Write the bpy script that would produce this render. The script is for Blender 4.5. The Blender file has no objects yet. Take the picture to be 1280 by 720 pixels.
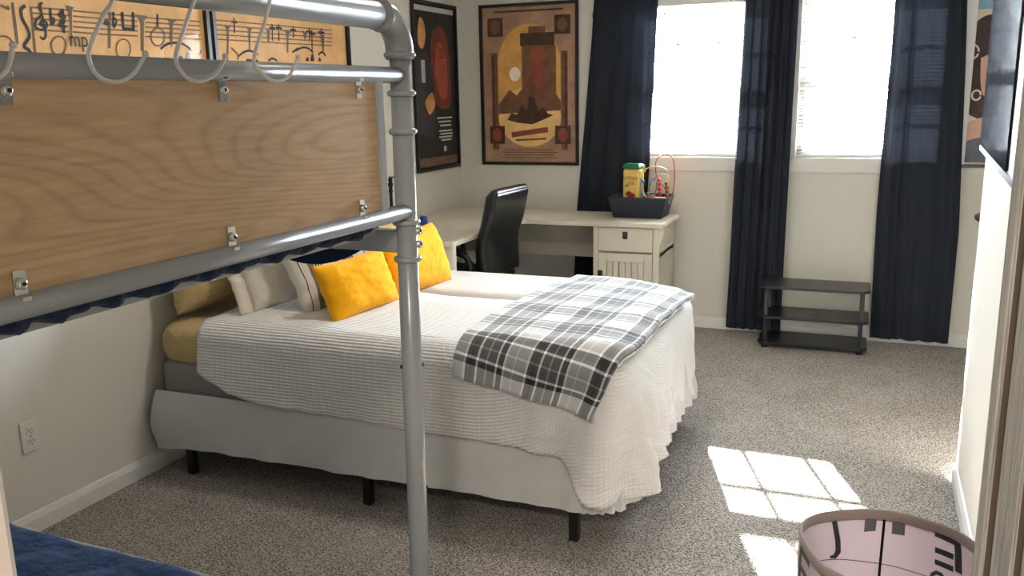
import bpy, bmesh, math, random
from mathutils import Vector, Matrix, noise as mnoise
random.seed(7)
PI = math.pi
SC = bpy.context.scene
COL = SC.collection
def lin(c):
    return tuple((v/12.92 if v <= .04045 else ((v+.055)/1.055)**2.4) for v in (c[0]/255, c[1]/255, c[2]/255)) + (1,)

# ------------------------------------------------------------------ camera, world, sun, exposure
FPX, YAW, PITCH, ROLL, CAMH = 1094.97, math.radians(21.9327), math.radians(12.3819), math.radians(-1.0766), 1.5
_fw = Vector((-math.sin(YAW)*math.cos(PITCH), math.cos(YAW)*math.cos(PITCH), -math.sin(PITCH)))
_rt = Vector((math.cos(YAW), math.sin(YAW), 0)); _up = _rt.cross(_fw)
_r2 = math.cos(ROLL)*_rt + math.sin(ROLL)*_up
_u2 = -math.sin(ROLL)*_rt + math.cos(ROLL)*_up
cam_d = bpy.data.cameras.new('camera'); cam = bpy.data.objects.new('camera', cam_d); COL.objects.link(cam)
cam_d.sensor_width = 36; cam_d.sensor_fit = 'HORIZONTAL'; cam_d.lens = 36*FPX/1280; cam_d.clip_start = .02
_b = -_fw
cam.matrix_world = Matrix(((_r2.x, _u2.x, _b.x, 0), (_r2.y, _u2.y, _b.y, 0), (_r2.z, _u2.z, _b.z, CAMH), (0, 0, 0, 1)))
SC.camera = cam
def ray(px, py):
    return _r2*((px-640)/FPX) + _u2*((360-py)/FPX) + _fw

SKY = 54.0
SUN = 75.0
w = bpy.data.worlds.new('world'); SC.world = w; w.use_nodes = True
bg = w.node_tree.nodes['Background']; bg.inputs[0].default_value = (.82, .92, 1.0, 1); bg.inputs[1].default_value = SKY
SUN_DIR = Vector((.35, -1, -.564)).normalized()
sd = bpy.data.lights.new('sun', 'SUN'); sd.energy = SUN; sd.angle = math.radians(.53); sd.color = (1, .97, .93)
so = bpy.data.objects.new('sun', sd); COL.objects.link(so); so.rotation_euler = SUN_DIR.to_track_quat('-Z', 'Y').to_euler(); so.location = (-3, 9, 5)
SC.view_settings.view_transform = 'Standard'; SC.view_settings.look = 'None'
SC.view_settings.gamma = 1; SC.view_settings.use_curve_mapping = False
SC.view_settings.exposure = 0.95
def portal(name, x0, x1, y0, z0, z1):
    l = bpy.data.lights.new(name, 'AREA'); l.shape = 'RECTANGLE'; l.size = x1-x0; l.size_y = z1-z0; l.cycles.is_portal = True
    o = bpy.data.objects.new(name, l); COL.objects.link(o); o.location = ((x0+x1)/2, y0, (z0+z1)/2); o.rotation_euler = (-PI/2, 0, 0)
W1 = (-1.42, -.59); W2 = (-.39, .44); WZ = (1.10, 2.07)
portal('window_daylight', W1[0], W1[1], 5.76, *WZ); portal('window_daylight', W2[0], W2[1], 5.76, *WZ)
ROOM_FILL = 8.0  # power of the unseen fill lamp added over the bedroom
HALL_FILL = 34.0  # power of the fill lamp added in the hall behind the camera

# ------------------------------------------------------------------ helpers
MAT = {}
MW = {}            # matrices of the empties
class NT:
    def __init__(s, name):
        s.m = bpy.data.materials.new(name); s.m.use_nodes = True; s.t = s.m.node_tree; s.n = s.t.nodes; s.b = s.n['Principled BSDF']; s.out = s.n['Material Output']
    def add(s, typ, **kw):
        x = s.n.new(typ)
        for k, v in kw.items():
            if k.startswith('i_'): x.inputs[k[2:].replace('_', ' ')].default_value = v
            else: setattr(x, k, v)
        return x
    def link(s, a, b): s.t.links.new(a, b)
    def math(s, op, a, b=None, c=None):
        x = s.n.new('ShaderNodeMath'); x.operation = op
        for i, v in enumerate((a, b, c)):
            if v is None: continue
            if isinstance(v, (int, float)): x.inputs[i].default_value = v
            else: s.link(v, x.inputs[i])
        return x.outputs[0]
    def ramp(s, fac, stops, interp='LINEAR'):
        r = s.n.new('ShaderNodeValToRGB'); r.color_ramp.interpolation = interp
        e = r.color_ramp.elements
        while len(e) < len(stops): e.new(.5)
        for k, (p, c) in enumerate(stops): e[k].position = p; e[k].color = c
        s.link(fac, r.inputs[0]); return r.outputs[0]
    def bump(s, h, strength=.3, dist=.01):
        b = s.n.new('ShaderNodeBump'); b.inputs['Strength'].default_value = strength; b.inputs['Distance'].default_value = dist
        s.link(h, b.inputs['Height']); s.link(b.outputs[0], s.b.inputs['Normal'])
    def obj(s, scale=(1, 1, 1)):
        tc = s.n.new('ShaderNodeTexCoord'); mp = s.n.new('ShaderNodeMapping'); mp.inputs['Scale'].default_value = scale
        s.link(tc.outputs['Object'], mp.inputs[0]); return mp.outputs[0]
    def uv(s):
        tc = s.n.new('ShaderNodeTexCoord'); return tc.outputs['UV']
    def noise(s, vec, scale, detail=3, rough=.5, dist=0):
        x = s.n.new('ShaderNodeTexNoise'); x.inputs['Scale'].default_value = scale; x.inputs['Detail'].default_value = detail
        x.inputs['Roughness'].default_value = rough; x.inputs['Distortion'].default_value = dist
        s.link(vec, x.inputs['Vector']); return x.outputs['Fac']
def simple(name, rgb, rough=.6, metal=0, bump=0, bscale=200, bdist=.002, var=0, vscale=8, sheen=0, coat=0, spec=None):
    if name in MAT: return MAT[name]
    t = NT(name); t.b.inputs['Roughness'].default_value = rough; t.b.inputs['Metallic'].default_value = metal
    if spec is not None: t.b.inputs['Specular IOR Level'].default_value = spec
    v = t.obj()
    c = lin(rgb)
    if var:
        n = t.noise(v, vscale, 4, .6)
        t.link(t.ramp(n, [(.3, tuple(x*(1-var) for x in c[:3])+(1,)), (.7, tuple(min(1, x*(1+var)) for x in c[:3])+(1,))]), t.b.inputs['Base Color'])
    else: t.b.inputs['Base Color'].default_value = c
    if bump: t.bump(t.noise(v, bscale, 3), bump, bdist)
    if sheen: t.b.inputs['Sheen Weight'].default_value = sheen
    if coat: t.b.inputs['Coat Weight'].default_value = coat
    MAT[name] = t.m; return t.m

class MB:
    """collects shapes and links them as ONE mesh object"""
    def __init__(s): s.bm = bmesh.new(); s.uvl = s.bm.loops.layers.uv.new('UVMap'); s.mi = 0
    def face(s, vs, uvs=None, smooth=False):
        try: f = s.bm.faces.new(vs)
        except ValueError: return None
        f.material_index = s.mi; f.smooth = smooth
        if uvs:
            for l, u in zip(f.loops, uvs): l[s.uvl].uv = u
        return f
    def poly(s, pts, mi=None):
        if mi is not None: s.mi = mi
        return s.face([s.bm.verts.new(p) for p in pts])
    def box(s, c0, c1, bev=0, M=None, seg=2):
        x0, y0, z0 = c0; x1, y1, z1 = c1
        b = bmesh.new(); bmesh.ops.create_cube(b, size=1)
        for v in b.verts: v.co = Vector(((x0+x1)/2+v.co.x*(x1-x0), (y0+y1)/2+v.co.y*(y1-y0), (z0+z1)/2+v.co.z*(z1-z0)))
        if bev:
            bev = min(bev, .45*min(abs(x1-x0), abs(y1-y0), abs(z1-z0)))
            bmesh.ops.bevel(b, geom=b.edges[:], offset=bev, segments=seg, affect='EDGES', profile=.5)
        s.merge(b, M, smooth=False); return s
    def merge(s, b, M=None, smooth=None):
        mp = {}
        for v in b.verts: mp[v] = s.bm.verts.new(M @ v.co if M else v.co)
        for f in b.faces:
            try: g = s.bm.faces.new([mp[v] for v in f.verts])
            except ValueError: continue
            g.material_index = s.mi; g.smooth = f.smooth if smooth is None else smooth
        b.free()
    def tube(s, pts, r, seg=12, cap=True, closed=False):
        pts = [Vector(p) for p in pts]; n = len(pts)
        rs = r if isinstance(r, (list, tuple)) else [r]*n
        rings = []; prev = None
        for i, p in enumerate(pts):
            if closed: t = (pts[(i+1) % n]-pts[i-1])
            else: t = pts[min(i+1, n-1)]-pts[max(i-1, 0)]
            t.normalize()
            if prev is None:
                a = Vector((0, 0, 1)) if abs(t.z) < .9 else Vector((1, 0, 0)); nx = t.cross(a).normalized()
            else:
                nx = prev - t*prev.dot(t); nx.normalize()
            prev = nx; ny = t.cross(nx)
            rings.append([s.bm.verts.new(p+(nx*math.cos(2*PI*k/seg)+ny*math.sin(2*PI*k/seg))*rs[i]) for k in range(seg)])
        m = n if closed else n-1
        for i in range(m):
            A, B = rings[i], rings[(i+1) % n]
            for k in range(seg): s.face([A[k], A[(k+1) % seg], B[(k+1) % seg], B[k]], smooth=True)
        if cap and not closed: s.face(rings[0][::-1]); s.face(rings[-1])
        return s
    def lathe(s, prof, c=(0, 0, 0), seg=24, M=None, smooth=True):
        rings = []
        for r, z in prof:
            if r < 1e-6: rings.append([s.bm.verts.new((M @ Vector((c[0], c[1], c[2]+z))) if M else (c[0], c[1], c[2]+z))])
            else:
                q = []
                for k in range(seg):
                    p = Vector((c[0]+r*math.cos(2*PI*k/seg), c[1]+r*math.sin(2*PI*k/seg), c[2]+z))
                    q.append(s.bm.verts.new(M @ p if M else p))
                rings.append(q)
        for A, B in zip(rings, rings[1:]):
            for k in range(seg):
                k2 = (k+1) % seg
                if len(A) == 1 and len(B) == 1: continue
                if len(A) == 1: s.face([A[0], B[k2], B[k]], smooth=smooth)
                elif len(B) == 1: s.face([A[k], A[k2], B[0]], smooth=smooth)
                else: s.face([A[k], A[k2], B[k2], B[k]], smooth=smooth)
        if len(rings[0]) > 1: s.face(rings[0][::-1])
        if len(rings[-1]) > 1: s.face(rings[-1])
        return s
    def ball(s, c, r, seg=14, sq=(1, 1, 1)):
        b = bmesh.new(); bmesh.ops.create_uvsphere(b, u_segments=seg, v_segments=max(6, seg*2//3), radius=r)
        for v in b.verts: v.co = Vector((c[0]+v.co.x*sq[0], c[1]+v.co.y*sq[1], c[2]+v.co.z*sq[2]))
        s.merge(b, smooth=True); return s
    def torus(s, c, R, r, axis=(0, 0, 1), seg=24, sub=8):
        ax = Vector(axis).normalized(); a = Vector((1, 0, 0)) if abs(ax.x) < .9 else Vector((0, 1, 0))
        u = ax.cross(a).normalized(); v = ax.cross(u)
        return s.tube([Vector(c)+(u*math.cos(2*PI*k/seg)+v*math.sin(2*PI*k/seg))*R for k in range(seg)], r, sub, closed=True)
    def cyl(s, p0, p1, r, seg=16): return s.tube([p0, p1], r, seg)
    def prism(s, pts2, fn, d0, d1):
        """pts2 outline; fn(a, b, d) -> 3D"""
        A = [s.bm.verts.new(fn(a, b, d0)) for a, b in pts2]; B = [s.bm.verts.new(fn(a, b, d1)) for a, b in pts2]
        n = len(A)
        for k in range(n): s.face([A[k], A[(k+1) % n], B[(k+1) % n], B[k]])
        s.face(A[::-1]); s.face(B); return s
    def grid(s, nu, nv, fn, uvfn=None, wrapu=False, smooth=True):
        V = [[s.bm.verts.new(fn(i, j)) for j in range(nv)] for i in range(nu)]
        for i in range(nu if wrapu else nu-1):
            for j in range(nv-1):
                i2 = (i+1) % nu
                uv = [uvfn(i, j), uvfn(i+1, j), uvfn(i+1, j+1), uvfn(i, j+1)] if uvfn else None
                s.face([V[i][j], V[i2][j], V[i2][j+1], V[i][j+1]], uv, smooth)
        return V
    def build(s, name, m, parent=None, local=False, recalc=True, sub=0, solid=0, bevel=0):
        if recalc: bmesh.ops.recalc_face_normals(s.bm, faces=s.bm.faces[:])
        me = bpy.data.meshes.new(name); s.bm.to_mesh(me); s.bm.free()
        for x in (m if isinstance(m, (list, tuple)) else [m]): me.materials.append(x)
        o = bpy.data.objects.new(name, me); COL.objects.link(o)
        if parent is not None:
            o.parent = parent
            M = MW.get(parent.name)
            if M is not None:
                MW[o.name] = M
                if not local: me.transform(M.inverted())
        if solid:
            x = o.modifiers.new('thickness', 'SOLIDIFY'); x.thickness = solid; x.offset = 0
        if bevel:
            x = o.modifiers.new('bevel', 'BEVEL'); x.width = bevel; x.segments = 2
        if sub:
            x = o.modifiers.new('subdivision', 'SUBSURF'); x.levels = sub; x.render_levels = sub
        return o
def tag(o, label, cat, group=None, kind=None):
    o['label'] = label; o['category'] = cat
    if group: o['group'] = group
    if kind: o['kind'] = kind
    return o
def thing(name, label, cat, loc=(0, 0, 0), rz=0, group=None):
    o = bpy.data.objects.new(name, None); COL.objects.link(o); o.empty_display_size = .1
    o.location = loc; o.rotation_euler = (0, 0, rz)
    MW[o.name] = Matrix.Translation(loc) @ Matrix.Rotation(rz, 4, 'Z')
    return tag(o, label, cat, group)
def struct(name, mb, m, parent=None, **kw):
    o = mb.build(name, m, parent, **kw)
    if parent is None: o['kind'] = 'structure'
    return o
def text(body, size, m, name, parent, mtx, depth=.0006, font_sx=1.0):
    c = bpy.data.curves.new(name, 'FONT'); c.body = body; c.size = size; c.extrude = depth; c.align_x = 'CENTER'; c.align_y = 'CENTER'
    o = bpy.data.objects.new(name, c); COL.objects.link(o)
    bpy.context.view_layer.update()
    me = bpy.data.meshes.new_from_object(o.evaluated_get(bpy.context.evaluated_depsgraph_get()))
    bpy.data.objects.remove(o); me.transform(mtx @ Matrix.Diagonal((font_sx, 1, 1, 1)))
    q = bpy.data.objects.new(name, me); me.materials.clear(); me.materials.append(m); COL.objects.link(q)
    if parent is not None: q.parent = parent
    return q
def smooth_path(pts, n=6):
    """Catmull-Rom through the points"""
    P = [Vector(p) for p in pts]; out = []
    for i in range(len(P)-1):
        p0 = P[max(i-1, 0)]; p1 = P[i]; p2 = P[i+1]; p3 = P[min(i+2, len(P)-1)]
        for k in range(n):
            t = k/n
            out.append(.5*((2*p1)+(p2-p0)*t+(2*p0-5*p1+4*p2-p3)*t*t+(3*p1-p0-3*p2+p3)*t**3))
    out.append(P[-1]); return out
def nz(x, y, z, s=1.0): return mnoise.noise(Vector((x*s, y*s, z*s)))
def lerp(a, b, t): return a+(b-a)*t
def interp(tab, x):
    if x <= tab[0][0]: return tab[0][1]
    for (a, va), (b, vb) in zip(tab, tab[1:]):
        if x <= b: return va+(vb-va)*(x-a)/(b-a)
    return tab[-1][1]
def sstep(a, b, x):
    t = max(0, min(1, (x-a)/(b-a))); return t*t*(3-2*t)

# ------------------------------------------------------------------ materials
def wall_mat():
    t = NT('wall_paint'); v = t.obj(); t.b.inputs['Roughness'].default_value = .75
    t.b.inputs['Base Color'].default_value = lin((219, 215, 205)); t.bump(t.noise(v, 90, 3), .12, .003); return t.m
def carpet_mat():
    t = NT('carpet'); v = t.obj(); t.b.inputs['Roughness'].default_value = 1; t.b.inputs['Specular IOR Level'].default_value = .05
    n1 = t.noise(v, 135, 2, .7); n2 = t.noise(v, 4, 3, .5); vo = t.n.new('ShaderNodeTexVoronoi'); vo.inputs['Scale'].default_value = 160; t.link(v, vo.inputs['Vector'])
    f = t.math('ADD', t.math('MULTIPLY', n1, .75), t.math('MULTIPLY', vo.outputs['Distance'], .42))
    f = t.math('ADD', f, t.math('MULTIPLY', t.math('SUBTRACT', n2, .5), .12))
    t.link(t.ramp(f, [(.36, lin((44, 39, 34))), (.50, lin((98, 91, 83))), (.64, lin((182, 175, 167)))]), t.b.inputs['Base Color'])
    t.bump(f, .9, .012); t.b.inputs['Sheen Weight'].default_value = .2; return t.m
def wood_mat(name, c1, c2, rough=.5, scale=1.0, axis='y', contrast=1):
    t = NT(name); t.b.inputs['Roughness'].default_value = rough
    v = t.obj({'y': (9*scale, .9*scale, 9*scale), 'z': (9*scale, 9*scale, .6*scale), 'x': (.9*scale, 9*scale, 9*scale)}[axis])
    n = t.noise(v, .5, .6, .4, .5)
    s = t.math('SINE', t.math('MULTIPLY', n, 330)); s = t.math('MULTIPLY_ADD', s, -.5, .5)
    s = t.math('SUBTRACT', 1, t.math('POWER', s, 4))
    fine = t.noise(v, 14, 3, .6)
    f = t.math('ADD', t.math('MULTIPLY', s, .20*contrast), t.math('MULTIPLY', fine, .8))
    t.link(t.ramp(f, [(.1, lin(c1)), (.95, lin(c2))]), t.b.inputs['Base Color']); t.bump(fine, .08, .001); return t.m
def waffle_mat():
    t = NT('white_waffle_weave'); t.b.inputs['Roughness'].default_value = .9; t.b.inputs['Base Color'].default_value = lin((226, 224, 222)); t.b.inputs['Sheen Weight'].default_value = .15
    s = t.n.new('ShaderNodeSeparateXYZ'); t.link(t.uv(), s.inputs[0])
    a = t.math('SINE', t.math('MULTIPLY', s.outputs[1], 2*PI/.0125)); b = t.math('SINE', t.math('MULTIPLY', s.outputs[0], 2*PI/.011))
    a = t.math('MULTIPLY_ADD', a, .5, .5); b = t.math('MULTIPLY_ADD', b, .5, .5)
    h = t.math('ADD', t.math('MULTIPLY', t.math('POWER', a, .6), .75), t.math('MULTIPLY', b, .35))
    h = t.math('ADD', h, t.math('MULTIPLY', t.noise(t.obj(), 30, 2), .5))
    t.bump(h, .75, .005); return t.m
def plaid_mat():
    t = NT('plaid_fleece'); t.b.inputs['Roughness'].default_value = .95; t.b.inputs['Sheen Weight'].default_value = .35
    s = t.n.new('ShaderNodeSeparateXYZ'); t.link(t.uv(), s.inputs[0])
    G = lambda x: (x, x, x*1.01, 1)
    def band(o, per, off, stops):
        f = t.math('FRACT', t.math('MULTIPLY_ADD', o, 1/per, off)); return t.ramp(f, stops, 'CONSTANT')
    st = [(0, G(.66)), (.10, G(.85)), (.125, G(.66)), (.26, G(.66)), (.30, G(1.0)), (.335, G(.13)), (.40, G(.07)), (.44, G(.13)), (.50, G(.95)), (.535, G(.20)), (.66, G(.55)), (.685, G(.20)), (.80, G(.20)), (.82, G(.95)), (.85, G(.10)), (.94, G(1.0)), (.975, G(.66))]
    st2 = [(0, G(.72)), (.12, G(.9)), (.14, G(.72)), (.30, G(1.0)), (.33, G(.08)), (.42, G(.16)), (.46, G(.95)), (.49, G(.22)), (.62, G(.5)), (.64, G(.22)), (.76, G(.95)), (.79, G(.07)), (.86, G(.72))]
    A = band(s.outputs[0], .25, .15, st); B = band(s.outputs[1], .215, .1, st2)
    mx = t.n.new('ShaderNodeMix'); mx.data_type = 'RGBA'; mx.inputs[0].default_value = .5; t.link(A, mx.inputs[6]); t.link(B, mx.inputs[7])
    gm = t.n.new('ShaderNodeGamma'); gm.inputs[1].default_value = 1.75; t.link(mx.outputs[2], gm.inputs[0])
    t.link(gm.outputs[0], t.b.inputs['Base Color']); t.bump(t.noise(t.obj(), 260, 2), .3, .002); return t.m
def stripe_pillow_mat():
    t = NT('striped_pillow_cloth'); t.b.inputs['Roughness'].default_value = .9
    s = t.n.new('ShaderNodeSeparateXYZ'); t.link(t.uv(), s.inputs[0])
    f = t.math('FRACT', t.math('MULTIPLY_ADD', s.outputs[0], 1/.17, 1.42))
    K, Wt, Gr = lin((38, 36, 38)), lin((222, 216, 206)), lin((120, 112, 104))
    base = t.ramp(f, [(0, Wt), (.20, K), (.225, Wt), (.40, Gr), (.56, Wt), (.585, K), (.63, Wt), (.655, K), (.70, Wt), (.725, K), (.77, Wt)], 'CONSTANT')
    t.link(base, t.b.inputs['Base Color']); t.bump(t.noise(t.obj(), 300, 2), .3, .002); return t.m
def cloth(name, rgb, bscale=14, bs=.4, bd=.02, rough=.9, sheen=.1, trans=0, fine=400):
    if name in MAT: return MAT[name]
    t = NT(name); t.b.inputs['Roughness'].default_value = rough; t.b.inputs['Base Color'].default_value = lin(rgb); t.b.inputs['Sheen Weight'].default_value = sheen
    t.b.inputs['Specular IOR Level'].default_value = .2
    v = t.obj(); h = t.math('ADD', t.noise(v, bscale, 3, .5), t.math('MULTIPLY', t.noise(v, fine, 2), .08)); t.bump(h, bs, bd)
    if trans:
        tr = t.add('ShaderNodeBsdfTranslucent'); tr.inputs[0].default_value = lin(rgb)
        mx = t.add('ShaderNodeMixShader'); mx.inputs[0].default_value = trans
        t.link(t.b.outputs[0], mx.inputs[1]); t.link(tr.outputs[0], mx.inputs[2]); t.link(mx.outputs[0], t.out.inputs[0])
    MAT[name] = t.m; return t.m
def glass_mat(name, refl=1.0):
    t = NT(name); tr = t.add('ShaderNodeBsdfTransparent'); gl = t.add('ShaderNodeBsdfGlossy'); gl.inputs['Roughness'].default_value = .02
    fr = t.add('ShaderNodeFresnel'); fr.inputs[0].default_value = 1.45; mx = t.add('ShaderNodeMixShader')
    t.link(t.math('MULTIPLY', fr.outputs[0], refl), mx.inputs[0]); t.link(tr.outputs[0], mx.inputs[1]); t.link(gl.outputs[0], mx.inputs[2]); t.link(mx.outputs[0], t.out.inputs[0]); return t.m
M_WALL = wall_mat(); M_CARPET = carpet_mat(); M_WHITE = simple('white_trim_paint', (226, 224, 220), .4)
M_CEIL = simple('ceiling_paint', (232, 230, 224), .85)
M_TUBE = simple('grey_painted_metal', (148, 150, 153), .25, spec=.6)
M_STEEL = simple('steel', (205, 203, 198), .25, 1)
M_PANEL = wood_mat('beech_panel', (152, 120, 84), (206, 172, 130), .45, 1.0, 'y')
M_DESK = wood_mat('cream_wood', (212, 203, 184), (226, 218, 200), .42, 2.2, 'x', .5)
M_NAVY = cloth('navy_cloth', (24, 38, 62), 25, .5, .02)
M_QUILT = cloth('blue_quilt_cloth', (22, 52, 92), 22, .5, .02)
M_CURT = cloth('navy_curtain_cloth', (36, 41, 50), 60, .15, .004, trans=.045, sheen=.05)
M_WAFFLE = waffle_mat(); M_PLAID = plaid_mat(); M_STRIPE = stripe_pillow_mat()
M_SKIRT = cloth('white_sheer_skirt', (205, 204, 203), 8, .3, .02)
M_YEL = cloth('yellow_pillow_cloth', (250, 176, 14), 16, .35, .02)
M_TAN = cloth('tan_sheet_cloth', (192, 168, 120), 18, .6, .02)
M_CREAM = cloth('cream_pillow_cloth', (222, 213, 196), 15, .4, .02)
M_GREYFAB = cloth('grey_mattress_cloth', (140, 135, 134), 40, .2, .004)
M_BLACK = simple('black_metal', (16, 16, 18), .4)
M_LEATHER = simple('black_leather', (17, 18, 21), .3, bump=.15, bscale=350, bdist=.002)
M_BPLASTIC = simple('black_plastic', (18, 19, 22), .4)
M_FRAME = simple('black_frame', (14, 15, 18), .35)
M_SHELF = simple('espresso_board', (32, 33, 38), .33, bump=.05, bscale=90)
M_WPLASTIC = simple('white_plastic', (226, 222, 212), .35)
M_GLASS = glass_mat('window_glass'); M_PGLASS = glass_mat('picture_glass', .015)
M_DARKHW = simple('pewter_handle', (70, 68, 70), .35, .9)
M_GLOW = None

# ------------------------------------------------------------------ setting
D = 5.6
def xl(y): return -2.69+(y-1.8)*.0185            # the left wall is a degree off square
RX = .385; RY = 3.59                             # right wall and where it ends
HZ = 2.44
m = MB(); m.box((-3.2, -1.6, -.1), (2.6, 5.75, 0)); struct('floor', m, M_CARPET)
m = MB(); m.box((-3.2, -1.6, HZ), (2.6, 5.75, HZ+.1)); struct('ceiling', m, M_CEIL)
m = MB()      # back wall with its two window openings
for x0, x1, z0, z1 in ((-2.85, W1[0], 0, HZ), (W1[1], W2[0], 0, HZ), (W2[1], 2.5, 0, HZ), (W1[0], W1[1], 0, WZ[0]), (W2[0], W2[1], 0, WZ[0]), (W1[0], W1[1], WZ[1], HZ), (W2[0], W2[1], WZ[1], HZ)):
    m.box((x0, D, z0), (x1, D+.13, z1))
struct('wall_back', m, M_WALL)
def quadwall(pts, z0, z1): 
    q = MB(); q.prism(pts, lambda a, b, d: (a, b, d), z0, z1); return q
struct('wall_left', quadwall([(xl(.1), .1), (xl(5.72), 5.72), (xl(5.72)-.12, 5.72), (xl(.1)-.12, .1)], 0, HZ), M_WALL)
struct('wall_right', quadwall([(RX, .25), (RX+.02, RY), (RX+.14, RY), (RX+.14, .25)], 0, HZ), M_WALL)
struct('wall_alcove', quadwall([(2.3, RY), (2.42, RY), (2.42, 5.72), (2.3, 5.72)], 0, HZ), M_WALL)
struct('wall_alcove_front', quadwall([(RX+.14, RY-.12), (2.42, RY-.12), (2.42, RY), (RX+.14, RY)], 0, HZ), M_WALL)
struct('wall_front', quadwall([(-2.84, .10), (-.36, .10), (-.36, .25), (-2.84, .25)], 0, HZ), M_WALL)
m = MB(); m.box((-.36, .10, 2.06), (.44, .25, HZ)); struct('wall_front_header', m, M_WALL)
m = MB(); m.box((.44, .10, 0), (.54, .25, HZ)); struct('wall_front_right', m, M_WALL)
m = MB(); m.box((-1.6, -1.5, 0), (1.6, -1.38, HZ)); m.box((-1.72, -1.5, 0), (-1.6, .1, HZ)); m.box((1.6, -1.5, 0), (1.72, .25, HZ)); m.box((.54, .13, 0), (1.6, .25, HZ))
struct('wall_hall', m, M_WALL)
def bb_profile(): return [(0, 0), (.014, 0), (.014, .052), (.010, .062), (.006, .072), (0, .076)]
def baseboard(name, p, q, n):
    b = MB(); p = Vector((*p, 0)); q = Vector((*q, 0)); n = Vector((*n, 0)).normalized()
    A = [b.bm.verts.new(p+n*d+Vector((0, 0, z))) for d, z in bb_profile()]; B = [b.bm.verts.new(q+n*d+Vector((0, 0, z))) for d, z in bb_profile()]
    for k in range(len(A)-1): b.face([A[k], A[k+1], B[k+1], B[k]])
    b.face(A); b.face(B[::-1]); struct(name, b, M_WHITE)
baseboard('baseboard_left', (xl(.25), .25), (xl(D), D), (1, -.0185))
baseboard('baseboard_back', (xl(D), D), (2.3, D), (0, -1))
baseboard('baseboard_right', (RX, .25), (RX+.02, RY+.0), (-1, .006))
baseboard('baseboard_alcove', (RX+.01, RY), (2.3, RY), (0, 1))
# door jamb beside the camera
m = MB(); m.box((-.362, .085, 0), (-.345, .252, 2.06), .004); struct('trim_1', m, simple('pinkish_white_paint', (188, 177, 173), .5))
# windows
for i, (a, b_) in enumerate((W1, W2)):
    z0, z1 = WZ; GY = 5.68
    m = MB()
    m.box((a-.085, D-.018, z0-.085), (b_+.085, D, z0), .004)                # apron board under the opening
    m.box((a-.085, D-.018, z0), (a, D, z1+.085), .004); m.box((b_, D-.018, z0), (b_+.085, D, z1+.085), .004); m.box((a, D-.018, z1), (b_, D, z1+.085), .004)
    win = struct('window_%d' % (i+1), m, M_WHITE)
    m = MB()
    for c0, c1 in (((a, GY-.03, z0), (a+.035, GY+.04, z1)), ((b_-.035, GY-.03, z0), (b_, GY+.04, z1)), ((a, GY-.03, z0), (b_, GY+.04, z0+.05)), ((a, GY-.03, z1-.04), (b_, GY+.04, z1)), ((a, GY-.02, 1.50), (b_, GY+.03, 1.58))):
        m.box(c0, c1, .003)
    m.build('window_frame', M_WHITE, win)
    m = MB(); gw = (b_-a-.07)/3
    for k in (1, 2):
        m.box((a+.035+gw*k-.009, GY-.012, z0+.05), (a+.035+gw*k+.009, GY+.012, z1-.04))
    for zz in (1.37, 1.80): m.box((a+.035, GY-.012, zz-.009), (b_-.035, GY+.012, zz+.009))
    m.build('muntin', M_WHITE, win)
    m = MB(); m.box((a+.03, GY-.002, z0+.04), (b_-.03, GY+.002, z1-.03)); m.build('pane', M_GLASS, win)
# horizontal blinds, slats turned along the light
M_SLAT = cloth('blind_slat', (236, 236, 234), 10, .02, .001, trans=.15, rough=.5)
def blind(a, b_, label, pulls):
    t = thing('window_blind', label, 'blind', ((a+b_)/2, 5.625, 2.02), 0, 'horizontal blinds in the two windows')
    m = MB(); m.box((a+.004, 5.60, 2.022), (b_-.004, 5.645, 2.066), .003); m.build('headrail', M_WHITE, t)
    m = MB(); m.box((a+.006, 5.607, 1.104), (b_-.006, 5.633, 1.122), .004); m.build('bottom_rail', M_WHITE, t)
    m = MB(); ang = math.atan(.564)-math.radians(11); z = 1.135
    while z < 2.02:
        dy, dz = math.cos(ang)*.0125, math.sin(ang)*.0125
        V = []
        for x in (a+.006, b_-.006):
            for q in (-1, -.33, .33, 1): V.append(m.bm.verts.new((x, 5.620+q*dy, z+q*dz+.0012*(1-q*q))))
        for k in range(3): m.face([V[k], V[k+1], V[4+k+1], V[4+k]], smooth=True)
        z += .0215
    m.build('slats', M_SLAT, t, solid=.0008)
    for fx in (.13, .5, .87):
        x = a+(b_-a)*fx; m = MB()
        for yy in (5.608, 5.632): m.cyl((x, yy, 1.11), (x, yy, 2.03), .0008, 5)
        m.build('ladder_cord', M_WHITE, t)
    for x, zt in pulls:
        m = MB(); m.cyl((x, 5.575, zt), (x, 5.598, 2.05), .001, 5); c = m.build('pull_cord', M_WHITE, t)
        m = MB(); m.lathe([(0, .0), (.003, .0), (.005, -.012), (.008, -.030), (.007, -.038), (0, -.042)], (x, 5.573, zt), 12); m.build('tassel', simple('grey_tassel', (120, 112, 104), .5), c)
    return t
blind(*W1, 'white horizontal blind in the window left of the middle curtain', [(-1.198, 2.005)])
blind(*W2, 'white horizontal blind in the window right of the middle curtain', [])
# cord pull of the left blind, hooked aside on the wall
t = thing('cord_pull', 'grey teardrop cord pull hanging between film poster and left curtain', 'cord pull', (-1.655, 5.585, 2.0))
m = MB(); m.cyl((-1.655, 5.59, 2.02), (-1.655, 5.59, 2.24), .001, 5); m.build('cord', M_WHITE, t)
m = MB(); m.lathe([(0, .02), (.003, .02), (.006, .006), (.010, -.012), (.009, -.022), (0, -.027)], (-1.655, 5.585, 2.0), 14); m.build('tassel', simple('grey_tassel', (120, 112, 104), .5), t)

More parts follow.
